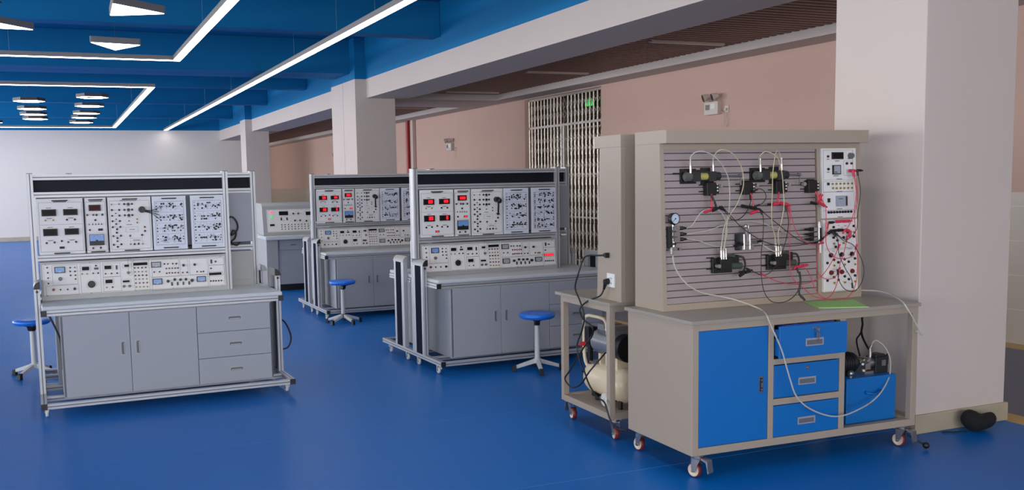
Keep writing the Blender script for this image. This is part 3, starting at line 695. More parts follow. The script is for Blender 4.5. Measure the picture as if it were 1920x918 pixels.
    for (z, x) in ((1.547,0.466),(1.153,0.466)): put(handle_bar(x,z,0.048),'module_handle',[M_SMALL],m2)
    m3 = module(root, 0.552, 0.866)
    b = MB(); outline(b, 0.562, 0.856, 1.163, 1.535, 0)
    x0,z0,x1,z1 = M3_RECT; outline(b, x0, x1, z0, z1, 0, 0.001)
    for z in (1.509,1.466,1.422,1.38,1.335,1.266,1.2): b.box(0.587,0.628,-0.0006,0,z-0.0006,z+0.0006)
    for z in (1.509,1.465,1.423): b.box(0.678,0.722,-0.0006,0,z-0.0006,z+0.0006); b.box(0.688,0.714,-0.0006,0,z-0.017,z-0.014)
    b.box(0.705,0.79,-0.0006,0,1.242,1.2432); b.box(0.703,0.7042,-0.0006,0,1.242,1.262); b.box(0.790,0.7912,-0.0006,0,1.242,1.262)
    for k in range(4): b.box(0.703+0.03*k,0.7042+0.03*k,-0.0006,0,1.203,1.222)
    b.box(0.703,0.793,-0.0006,0,1.222,1.2232); b.box(0.722,0.775,-0.0006,0,1.227,1.231); b.box(0.70,0.74,-0.0006,0,1.31,1.314); b.box(0.68,0.72,-0.0006,0,1.348,1.352)
    b.box(0.64,0.76,-0.0006,0,1.533,1.538); put(b,'panel_print',[M_INK],m3)
    socks(M3_SOCK, m3)
    px, pz_ = M3_PLUG
    d = MB(); d.cyl((px,0,pz_),(px,-0.045,pz_),0.026,0.023,n=20); d.box(px-0.012,px+0.012,-0.06,-0.03,pz_-0.02,pz_+0.012)
    if variant == 0:
        for k in range(4): d.tube([(px+0.01,-0.04,pz_-0.005*k),(px+0.05,-0.045,pz_-0.008-0.006*k),(px+0.09,-0.03,pz_-0.002-0.015*k),(px+0.125,-0.012,pz_+0.012-0.03*k)],0.0025,n=5,mi=1+(k%2))
    else:
        d.tube([(px,-0.045,pz_),(px-0.005,-0.06,pz_-0.05),(px+0.002,-0.04,pz_-0.09),(px+0.006,-0.03,pz_-0.125)],0.008,n=6)
        d.sphere((px+0.01,-0.05,pz_-0.012),0.024,n=6); d.hexa([(px-0.012,-0.03,pz_-0.13),(px+0.024,-0.03,pz_-0.14),(px+0.024,-0.022,pz_-0.14),(px-0.012,-0.022,pz_-0.13),(px-0.012,-0.03,pz_-0.122),(px+0.02,-0.03,pz_-0.128),(px+0.02,-0.022,pz_-0.128),(px-0.012,-0.022,pz_-0.122)])
    put(d,'selector_plug',[M_BLACK,M_SMALL,mat('dark_green_lead',(20,60,50),0.5,var=0)],m3)
    for (z, x) in ((1.547,0.712),(1.153,0.712)): put(handle_bar(x,z),'module_handle',[M_SMALL],m3)
    for (x0, x1, sd, st) in ((0.875,1.131,11+variant,0),(1.165,1.422,23+variant,1 if variant == 1 else 0)):
        m = module(root, x0, x1, 'pale blue circuit board module', M_PANELB)
        put(circuit_print(sd, x0, x1, st),'circuit_print',[M_INK,M_INKD,M_YEL,M_RED],m)
        for z in (1.545,1.160): put(handle_bar((x0+x1)/2,z),'module_handle',[M_SMALL],m)
    # ---- console face (own plane: slanted)
    face = MB(); ang = math.atan2(0.035, 0.288)
    face.box(0.068,1.412,0,0.004,0.838,1.072)
    fo = face.obj('console_face', [M_PANEL], root, label='white instrument face of the console')
    # rotate the face about x so it lies on the slanted console front
    fo.rotation_euler = (-ang, 0, 0)
    c_, s_ = math.cos(-ang), math.sin(-ang); zb0 = 0.8
    # point (x,0,z) -> y=-z*sin(-ang), z=z*cos ; want line through (0.385,0.8) slope
    fo.location = (0, 0.3835-zb0*math.tan(ang)+zb0*0.0, 0); fo.location.z = zb0-zb0*c_; fo.location.y = 0.3810+zb0*s_
    b = MB()
    for (x0,z0,x1,z1) in BOX_FRAMES: outline(b, x0, x1, z0, z1, 0, 0.0014)
    outline(b, 0.076, 1.404, 0.842, 1.068, 0, 0.001)
    for k in range(24): a = 2*PI*(0.12+0.76*k/23)+PI*1.5; b.box(0.404+0.036*math.cos(a)-0.0008,0.404+0.036*math.cos(a)+0.0008,-0.0006,0,0.906+0.036*math.sin(a)-0.002,0.906+0.036*math.sin(a)+0.002)
    for k,(x0,z0,x1,z1) in enumerate(BOX_DISP): outline(b, x0-0.012, x1+0.012, z1-0.008, z0+0.008, 0, 0.001)
    for x in (0.09,0.4,0.72,1.0,1.38):
        for z in (1.071,0.8385): b.box(x-0.003,x+0.003,-0.002,0,z-0.001,z+0.003)
    put(b,'console_print',[M_INK],fo)
    for k,(x0,z0,x1,z1) in enumerate(BOX_DISP):
        d = MB(); d.box(x0,x1,-0.006,0,z1,z0,0)
        if lit and k == 6: d.box(x0+0.003,x1-0.003,-0.007,-0.0055,z1+0.002,z0-0.002,1)
        put(d,'small_display',[M_SCREEN,M_LED],fo)
    for k,(x0,z0,x1,z1) in enumerate(BOX_METER):
        d = MB(); d.box(x0,x1,-0.010,0,z1,z0,0); d.box(x0+0.006,x1-0.006,-0.0105,-0.0098,z1+0.006,z0-0.006,1)
        d.box((x0+x1)/2-0.008,(x0+x1)/2+0.008,-0.012,-0.01,z1+0.006,z1+0.012,2); d.hexa([((x0+x1)/2,-0.0112,z1+0.01),((x0+x1)/2+0.001,-0.0112,z1+0.01),((x0+x1)/2+0.001,-0.0105,z1+0.01),((x0+x1)/2,-0.0105,z1+0.01),(x0+0.02,-0.0112,z0-0.012),(x0+0.021,-0.0112,z0-0.012),(x0+0.021,-0.0105,z0-0.012),(x0+0.02,-0.0105,z0-0.012)],3)
        put(d,'panel_meter',[M_BLACK,M_METERB if (k in (0,2,3) and variant == 0) or k == 0 else M_METERG,M_WHEELW,M_INK],fo)
    for (c,x,z,r) in BOX_KNOB:
        d = MB(); d.cyl((x,0,z),(x,-0.004,z),r*1.15,n=18); d.cyl((x,-0.004,z),(x,-0.02 if r > .007 else -0.012,z),r,r*0.86,n=18)
        if r > .02: d.box(x-0.004,x+0.004,-0.028,-0.018,z-r*0.8,z+r*0.8)
        put(d,'rotary_knob',[{'g':M_KNOBG,'k':M_BLACK,'r':M_RED}[c]],fo)
    for (x0,z0,x1,z1) in BOX_ROCKER:
        d = MB(); d.box(x0,x1,-0.005,0,z1,z0,0); d.box(x0+0.002,x1-0.002,-0.008,-0.004,(z0+z1)/2,z0-0.003,0); put(d,'rocker_switch',[M_SMALL],fo)
    for it in BOX_SOCK:
        grid = 0.71 < it[1] < 0.82
        link('test_jack' if grid else 'terminal_socket', SMS[it[0]], fo, (it[1], 0, it[2]))
    return root

# three back to back pairs: the front unit faces the viewer, the rear unit faces away
def rear_pose(X, Y, t):   # turned by half a turn about the middle of the pair
    c = Vector((1.82, 1.228, 0)); R = Matrix.Rotation(t, 3, 'Z'); p = R @ c
    return X+p.x, Y+p.y, t+PI
GB = 'aluminium framed training benches'
A_ = (-0.201, 7.530, 0.023); B_ = (2.875, 7.654, 0.022); C_ = (2.864, 11.392, -0.001)
bench('nearest left grey training bench, displays dark, nothing in front of its doors', *A_, GB, lit=False, variant=0)
bench('training bench in the middle with red lit displays and a blue stool before its doors', *B_, GB, lit=True, variant=1)
bench('farther training bench with red lit displays, partly hidden by the middle bench', *C_, GB, lit=True, variant=2)
bench('bench turned away behind the left bench, black cable coil on its grey back', *rear_pose(*A_), GB, full=False, fx=0.072, cable=True)
bench('bench turned away behind the middle bench, its grey back showing at the right end', *rear_pose(*B_), GB, full=False, fx=0.072)
bench('bench turned away behind the farther bench, only its side columns and base showing', *rear_pose(*C_), GB, full=False, fx=0.072)

# ---- low console desks in the background
def console_desk(label, X, Y, t, full=True):
    root = thing('console_desk', label, 'console desk', (X, Y, 0), t, 'low grey console desks')
    b = MB(); b.box(0.14,1.66,0.08,0.62,0.10,0.79,0); b.box(0.10,1.70,0.10,0.60,0.0,0.10,1); b.obj('desk_body', [M_CAB, M_BLACK], root)
    for x0 in (0.02, 1.60):
        b = MB(); b.prism([(0.06,0.08),(0.03,0.79),(0.60,0.79),(0.60,0.08)],'x',x0,x0+0.18); b.obj('side_pedestal', [M_CONS], root, bevel=0.006)
    b = MB(); b.box(0.0,1.82,-0.03,0.66,0.79,0.85); b.obj('desk_top', [M_DESK], root, bevel=0.01)
    b = MB(); b.prism([(0.22,0.85),(0.30,1.30),(0.34,1.34),(0.60,1.34),(0.60,0.85)],'x',0.02,1.80); co = b.obj('console', [M_CONS], root, bevel=0.008)
    if full:
        for k in range(3):
            d = MB(); x0 = 0.22+0.46*k; d.box(x0,x0+0.44,0.062,0.082,0.63,0.78); dd = d.obj('drawer', [M_CAB], root, bevel=0.003); recess_pull(dd, x0+0.22, 0.70, False, y=0.062)
        fo = MB(); fo.box(0.09,1.74,0,0.006,0.05,0.40)
        an = math.atan2(0.08,0.45); f = fo.obj('console_face', [M_PANEL], root); f.location = (0,0.215,0.85); f.rotation_euler = (-an,0,0)
        b = MB(); outline(b,0.10,1.73,0.06,0.39,0)
        rnd = random.Random(5)
        for k in range(60): x = 0.3+rnd.random()*1.35; z = 0.08+rnd.random()*0.3; b.box(x,x+0.02,-0.0006,0,z,z+0.003)
        put(b,'console_print',[M_INK],f)
        for (x, z, m_) in ((0.165,0.355,M_PINKL),(0.165,0.285,M_GREENL)):
            d = MB(); d.cyl((x,0,z),(x,-0.014,z),0.017,0.014,n=16); put(d,'indicator_lamp',[m_],f)
        for (x0,x1,z0,z1) in ((0.28,0.42,0.31,0.37),(0.70,0.83,0.30,0.355),(0.92,1.05,0.30,0.355),(1.2,1.33,0.30,0.355),(0.13,0.20,0.145,0.175)):
            d = MB(); d.box(x0,x1,-0.008,0,z0,z1); put(d,'small_display',[M_SCREEN],f)
        for (x, z) in ((0.50,0.33),(0.58,0.33),(0.52,0.22),(0.60,0.22),(0.70,0.21),(0.86,0.24),(1.1,0.24),(1.3,0.22)):
            d = MB(); d.cyl((x,0,z),(x,-0.02,z),0.013,n=12); put(d,'rotary_knob',[M_SMALL],f)
        for (x, z) in ((0.31,0.25),(0.40,0.25),(0.80,0.14)):
            d = MB(); d.box(x-0.01,x+0.01,-0.008,0,z-0.02,z+0.02); put(d,'rocker_switch',[M_BLACK],f)
        for j in range(3):
            for k in range(26): link('terminal_socket', SM['k'], f, (0.31+0.052*k+(0.02 if k > 8 else 0), 0, 0.09+0.035*j))
    return root
console_desk('low console desk with lit pink and green lamps between the benches at left', 2.84, 14.75, 0.0)
console_desk('console desk behind the one with the green lamp, only its top edge showing', 4.74, 16.30, PI, full=False)
TUBES={'T1':[(0.236,0.375,1.725),(0.235,0.366,1.751),(0.254,0.357,1.774),(0.296,0.347,1.782),(0.359,0.346,1.764),(0.408,0.345,1.728),(0.45,0.353,1.687),(0.485,0.361,1.632),(0.502,0.367,1.554),(0.497,0.363,1.47),(0.487,0.361,1.41),(0.457,0.358,1.339),(0.442,0.354,1.267),(0.433,0.352,1.213)],'T2':[(0.389,0.375,1.729),(0.387,0.356,1.759),(0.402,0.337,1.784),(0.438,0.327,1.788),(0.494,0.326,1.763),(0.551,0.334,1.703),(0.576,0.34,1.631),(0.578,0.348,1.565),(0.539,0.344,1.481),(0.502,0.351,1.428),(0.472,0.349,1.375),(0.466,0.355,1.29),(0.457,0.352,1.212)],'T3':[(0.711,0.375,1.732),(0.707,0.356,1.756),(0.729,0.347,1.776),(0.765,0.337,1.769),(0.81,0.335,1.742),(0.839,0.343,1.694),(0.853,0.341,1.632),(0.866,0.347,1.559),(0.869,0.343,1.46),(0.857,0.349,1.362),(0.841,0.356,1.3),(0.846,0.353,1.226)],'T4':[(0.864,0.375,1.731),(0.854,0.366,1.761),(0.831,0.357,1.782),(0.808,0.346,1.767),(0.787,0.334,1.718),(0.783,0.341,1.634),(0.788,0.347,1.548),(0.78,0.342,1.45),(0.789,0.348,1.352),(0.818,0.355,1.276),(0.815,0.352,1.215)],'T5':[(0.208,0.368,1.349),(0.243,0.368,1.36),(0.265,0.36,1.393),(0.301,0.362,1.433),(0.337,0.362,1.45),(0.387,0.363,1.455),(0.437,0.362,1.435),(0.476,0.37,1.386),(0.485,0.366,1.313),(0.457,0.353,1.242),(0.445,0.352,1.206)],'T6':[(0.21,0.367,1.317),(0.292,0.367,1.324),(0.377,0.367,1.335),(0.457,0.378,1.356),(0.545,0.379,1.369),(0.648,0.379,1.374),(0.752,0.378,1.358),(0.842,0.377,1.324),(0.965,0.375,1.282),(1.041,0.365,1.273)],'T7':[(0.209,0.365,1.29),(0.297,0.375,1.274),(0.382,0.373,1.244),(0.454,0.373,1.234),(0.523,0.363,1.239)],'T8':[(0.7,0.364,1.252),(0.742,0.363,1.229),(0.786,0.341,1.198),(0.838,0.33,1.165),(0.875,0.338,1.126)]}
WIRES={'B1':[(0.382,0.376,1.53),(0.393,0.365,1.503),(0.405,0.363,1.47)],'B2':[(0.445,0.363,1.462),(0.48,0.361,1.422),(0.523,0.36,1.385),(0.574,0.36,1.395),(0.616,0.362,1.43),(0.655,0.374,1.49),(0.66,0.386,1.524)],'B3':[(0.452,0.373,1.459),(0.494,0.351,1.416),(0.558,0.338,1.348),(0.652,0.325,1.284),(0.756,0.323,1.241),(0.861,0.322,1.223),(0.992,0.332,1.223),(1.134,0.353,1.239),(1.231,0.356,1.298)],'B4':[(0.708,0.362,1.442),(0.767,0.36,1.401),(0.834,0.348,1.35),(0.909,0.346,1.298),(0.985,0.344,1.252),(1.071,0.353,1.226),(1.143,0.363,1.232),(1.247,0.365,1.291)],'B5':[(0.716,0.362,1.437),(0.719,0.34,1.391),(0.707,0.325,1.282),(0.685,0.311,1.186),(0.683,0.305,1.064),(0.698,0.301,0.971),(0.733,0.289,0.912),(0.793,0.288,0.893),(0.877,0.298,0.902),(0.948,0.31,0.943),(0.972,0.313,1.01),(0.959,0.326,1.085)],'B6':[(0.897,0.363,1.453),(0.908,0.35,1.385),(0.894,0.336,1.311),(0.861,0.323,1.227),(0.806,0.318,1.124),(0.76,0.326,1.07),(0.715,0.335,1.056),(0.663,0.336,1.075),(0.615,0.347,1.098)],'B7':[(0.674,0.377,1.55),(0.711,0.367,1.562),(0.74,0.357,1.543),(0.748,0.355,1.506),(0.716,0.354,1.474),(0.679,0.363,1.461)],'B8':[(0.968,0.315,1.06),(0.965,0.303,1.011),(0.955,0.3,0.937),(0.976,0.278,0.901)],'B9':[(1.442,0.371,1.654),(1.446,0.346,1.534),(1.417,0.331,1.408),(1.414,0.336,1.305),(1.382,0.344,1.258),(1.342,0.353,1.241),(1.263,0.365,1.29)],'B10':[(1.258,0.365,1.284),(1.283,0.353,1.246),(1.284,0.34,1.157),(1.322,0.326,1.067),(1.36,0.313,1.002),(1.358,0.3,0.951)],'B11':[(1.271,0.365,1.284),(1.317,0.343,1.238),(1.379,0.322,1.205),(1.426,0.308,1.127),(1.44,0.295,1.05),(1.422,0.292,0.981),(1.365,0.289,0.929),(1.301,0.3,0.942),(1.263,0.313,1.0),(1.271,0.335,1.056)],'R1':[(0.39,0.386,1.532),(0.383,0.375,1.503),(0.38,0.373,1.47)],'R2':[(0.665,0.386,1.529),(0.669,0.374,1.49),(0.672,0.372,1.447)],'R3':[(0.865,0.386,1.531),(0.853,0.375,1.503),(0.846,0.374,1.475)],'R4':[(1.141,0.386,1.53),(1.147,0.375,1.509),(1.15,0.374,1.484)],'R5':[(0.921,0.373,1.458),(0.918,0.35,1.385),(0.907,0.335,1.274),(0.906,0.33,1.175),(0.908,0.326,1.075),(0.926,0.313,1.019),(0.986,0.301,0.967),(1.054,0.289,0.916),(1.124,0.278,0.898)],'R6':[(0.931,0.372,1.446),(0.941,0.348,1.359),(0.962,0.336,1.297),(1.023,0.333,1.238),(1.118,0.352,1.221),(1.178,0.363,1.226)],'R7':[(1.166,0.375,1.502),(1.194,0.362,1.439),(1.196,0.358,1.35),(1.185,0.354,1.262),(1.133,0.342,1.214),(1.107,0.328,1.115),(1.114,0.325,1.052),(1.169,0.323,1.011),(1.24,0.323,1.017),(1.296,0.345,1.066)],'R8':[(1.405,0.371,1.652),(1.412,0.346,1.535),(1.394,0.341,1.408),(1.367,0.347,1.332),(1.327,0.355,1.282)],'R9':[(1.416,0.371,1.647),(1.425,0.345,1.509),(1.399,0.339,1.382),(1.413,0.332,1.203),(1.406,0.315,1.05),(1.374,0.3,0.95),(1.308,0.288,0.894),(1.203,0.277,0.884),(1.124,0.278,0.898)],'R10':[(0.705,0.335,1.064),(0.805,0.323,1.019),(0.926,0.322,0.993),(1.035,0.322,0.993),(1.129,0.324,1.023),(1.193,0.326,1.079),(1.251,0.339,1.146),(1.298,0.352,1.207)],'R11':[(0.976,0.347,1.095),(1.037,0.336,1.074),(1.069,0.323,1.004),(1.088,0.31,0.947),(1.124,0.278,0.901),(1.205,0.299,0.922),(1.267,0.323,1.006),(1.291,0.337,1.093),(1.324,0.34,1.168),(1.368,0.364,1.255)],'R12':[(1.221,0.367,1.336),(1.195,0.354,1.262),(1.192,0.342,1.205),(1.227,0.339,1.153),(1.282,0.328,1.127),(1.355,0.328,1.131),(1.405,0.34,1.158),(1.431,0.351,1.201)]}
HOSE=[(0.107,0.351,1.2),(0.115,0.349,1.15),(0.146,0.347,1.089),(0.2,0.334,1.027),(0.284,0.332,0.981),(0.376,0.321,0.958),(0.462,0.3,0.938),(0.519,0.259,0.917),(0.587,0.253,0.884),(0.455,0.008,0.884),(0.471,-0.012,0.866),(0.486,-0.03,0.827),(0.517,-0.045,0.751),(0.549,-0.05,0.68),(0.579,-0.05,0.595),(0.609,-0.05,0.511),(0.647,-0.05,0.424),(0.713,-0.05,0.358),(0.809,-0.05,0.306),(0.914,-0.05,0.274),(1.013,-0.04,0.27),(1.123,-0.02,0.285),(1.253,0.02,0.306),(1.36,0.05,0.352),(1.463,0.1,0.415),(1.504,0.13,0.469),(1.527,0.16,0.527),(1.504,0.18,0.59),(1.473,0.2,0.628),(1.452,0.22,0.616),(1.436,0.22,0.583)]
EP={'frames':[(1.223,1.786,1.452,1.604),(1.22,1.596,1.451,1.529),(1.222,1.532,1.461,1.416),(1.223,1.421,1.462,1.371),(1.221,1.36,1.48,1.175),(1.222,1.178,1.476,0.913),(1.38,1.719,1.453,1.63)],'disp':(1.287,1.772,1.372,1.73),'meter':(1.291,1.694,1.349,1.637),'plc':(1.315,1.507,1.392,1.442),'rock':[(1.252,1.493,1.269,1.468),(1.25,1.588,1.266,1.572)],'knob':(1.431,1.75),'sock':[('r',1.258,1.747),('k',1.26,1.67),('k',1.403,1.703),('r',1.439,1.703),('y',1.29,1.58),('y',1.32,1.58),('y',1.35,1.58),('y',1.38,1.58),('y',1.41,1.58),('y',1.441,1.58),('y',1.292,1.554),('y',1.321,1.553),('y',1.351,1.553),('y',1.38,1.553),('y',1.41,1.553),('y',1.44,1.553),('k',1.258,1.407),('k',1.279,1.407),('k',1.301,1.407),('k',1.323,1.407),('k',1.345,1.407),('k',1.367,1.407),('k',1.388,1.407),('k',1.41,1.407),('k',1.433,1.407)],'sock2':[('k',1.291,1.316),('k',1.448,1.318),('k',1.29,1.252),('k',1.319,1.234),('k',1.367,1.251),('k',1.4,1.281),('k',1.448,1.253),('k',1.306,1.195),('k',1.24,1.099),('k',1.324,1.099),('k',1.405,1.099),('k',1.373,1.116),('k',1.455,1.117),('k',1.29,1.009),('k',1.373,1.01),('k',1.454,1.011),('k',1.239,0.991),('k',1.405,0.991),('y',1.292,1.215),('y',1.367,1.216),('y',1.45,1.28),('y',1.292,1.081),('y',1.374,1.083),('y',1.455,1.081),('y',1.291,0.974),('y',1.373,0.973),('y',1.453,0.974),('r',1.291,1.116),('r',1.324,0.991)],'big':[('k',1.267,1.145),('k',1.351,1.146),('k',1.431,1.146),('r',1.268,1.038),('r',1.35,1.039),('r',1.432,1.04)]}
# ================================================================== stools
def stool(label, x, y, rz, dark=False, n=4):
    t = thing('stool', label, 'stool', (x, y, 0), rz, 'round blue stools')
    b = MB(); b.lathe([(0,0.478),(0.09,0.480),(0.135,0.484),(0.151,0.476),(0.155,0.462),(0.150,0.448),(0.135,0.438),(0.05,0.432),(0,0.432)],(0,0,0),'z',n=40)
    b.obj('seat', [M_STOOL], t)
    b = MB(); b.box(-0.04,0.04,-0.04,0.04,0.42,0.434); b.cyl((0,0,0.38),(0,0,0.425),0.026,n=14)
    b.prism([(-0.045,0.425),(0.045,0.425),(0.03,0.385),(0.026,0.385),(0.022,0.41),(-0.022,0.41),(-0.026,0.385),(-0.03,0.385)],'y',-0.02,0.02); b.obj('seat_bracket', [M_BLACK], t)
    b = MB(); b.cyl((0,0,0.085),(0,0,0.40),0.0235,0.021,n=20); b.obj('column', [M_LEG], t)
    b = MB(); b.cyl((0,0,0.07),(0,0,0.105),0.034,n=16); b.obj('hub', [M_BLACK if dark else M_LEG], t)
    for k in range(n):
        a = 2*PI/n*k; c, s = math.cos(a), math.sin(a)
        def P(r, w, z): return (c*r-s*w, s*r+c*w, z)
        b = MB(); b.hexa([P(0.015,-0.016,0.068),P(0.20,-0.014,0.022),P(0.20,0.014,0.022),P(0.015,0.016,0.068),P(0.015,-0.016,0.105),P(0.20,-0.014,0.048),P(0.20,0.014,0.048),P(0.015,0.016,0.105)])
        l = b.obj('leg', [M_LEG], t, bevel=0.003)
        d = MB(); d.hexa([P(0.185,-0.018,0.0),P(0.222,-0.016,0.0),P(0.222,0.016,0.0),P(0.185,0.018,0.0),P(0.185,-0.018,0.053),P(0.218,-0.016,0.046),P(0.218,0.016,0.046),P(0.185,0.018,0.053)]); d.obj('foot_cap', [M_BLACK], l, bevel=0.003)
    t.scale = (1,1,1.045)
    return t
stool('blue stool in front of the middle bench, its white column clearly visible', 3.706, 7.36, math.radians(-107))
stool('blue stool at the left edge, behind the left end of the nearest left bench', -0.28, 9.29, math.radians(55))
stool('small looking blue stool with a dark hub in front of the farther bench', 2.996, 11.0, math.radians(-72), dark=True, n=5)

# ================================================================== grey hydraulic and pneumatic bench
HX_, HY_, HT = 3.0523, 4.2334, -0.0276
TH = Matrix.Translation((HX_, HY_, 0)) @ Matrix.Rotation(HT, 4, 'Z')
def SLY(z, d=0.0): return 0.397+(z-0.874)*0.0442-d
def sbox(b, x0, x1, z0, z1, d0, d1, mi=0):
    if z0 > z1: z0, z1 = z1, z0
    if x0 > x1: x0, x1 = x1, x0
    return b.hexa([(x0,SLY(z0,d1),z0),(x1,SLY(z0,d1),z0),(x1,SLY(z0,d0),z0),(x0,SLY(z0,d0),z0),(x0,SLY(z1,d1),z1),(x1,SLY(z1,d1),z1),(x1,SLY(z1,d0),z1),(x0,SLY(z1,d0),z1)], mi)
def SP(x, z, d): return (x, SLY(z, d), z)
def caster_big(root, x, y, zb, brake=False, ang=0.0, label=None):
    piv = bpy.data.objects.new('caster', MB().box(-0.036,0.036,-0.036,0.036,zb-0.006,zb).cyl((0,0,zb-0.022),(0,0,zb-0.006),0.026,n=14).mesh('caster', [M_CHROME]))
    COL.objects.link(piv); piv.parent = root; piv.location = (x, y, 0); piv.rotation_euler = (0,0,ang)
    b = MB()
    for sx in (-0.022, 0.018): b.prism([(-0.03,zb-0.02),(0.03,zb-0.02),(0.028,0.03),(0.012,0.03)],'x',sx,sx+0.004)
    b.box(-0.022,0.022,-0.03,0.03,zb-0.026,zb-0.018); b.cyl((-0.028,0.02,0.04),(0.028,0.02,0.04),0.006,n=8)
    b.obj('fork', [M_CHROME], piv)
    w = MB(); w.lathe([(0,-0.010),(0.026,-0.010),(0.030,-0.014),(0.034,-0.015),(0.040,-0.011),(0.0415,0),(0.040,0.011),(0.034,0.015),(0.030,0.014),(0.026,0.010),(0,0.010)],(0,0.02,0.0415),'x',n=28,mis=[1,1,1,0,0,0,0,1,1,1])
    w.obj('wheel', [M_WHEELR, M_WHEELC], piv)
    if brake:
        l = MB(); l.prism([(-0.035,zb-0.012),(-0.075,zb-0.022),(-0.085,0.045),(-0.078,0.04),(-0.066,zb-0.034),(-0.035,zb-0.024)],'x',-0.022,0.022); l.obj('brake_pedal', [M_CHROME], piv)
        m = MB(); m.box(-0.014,0.014,-0.034,-0.006,zb-0.0175,zb-0.0145); m.obj('brake_mark', [mat('orange_mark',(206,80,60),0.5,var=0)], piv)
    return piv
def recess_grip(par, x0, x1, z0, z1, y):
    b = MB(); b.frame(x0, x1, z0, z1, y-0.004, y, 0.007, 0); b.box(x0+0.007,x1-0.007,y-0.0008,y+0.002,z0+0.007,z1-0.007,1)
    b.hexa([(x0+0.007,y-0.004,z1-0.010),(x1-0.007,y-0.004,z1-0.010),(x1-0.007,y-0.0005,z1-0.010),(x0+0.007,y-0.0005,z1-0.010),(x0+0.012,y-0.003,z1-0.006),(x1-0.007,y-0.003,z1-0.006),(x1-0.007,y-0.0005,z1-0.006),(x0+0.007,y-0.0005,z1-0.006)],0)
    return b.obj('handle', [mat('grey_plastic_grip',(150,148,158),0.4,var=0), M_CABD], par, bevel=0.001)
def lock_knob(par, x, z, y):
    b = MB(); b.cyl((x,y,z),(x,y-0.008,z),0.011,0.009,n=16); b.cyl((x,y-0.008,z),(x,y-0.010,z),0.005,n=8); return b.obj('lock', [M_CHROME], par)
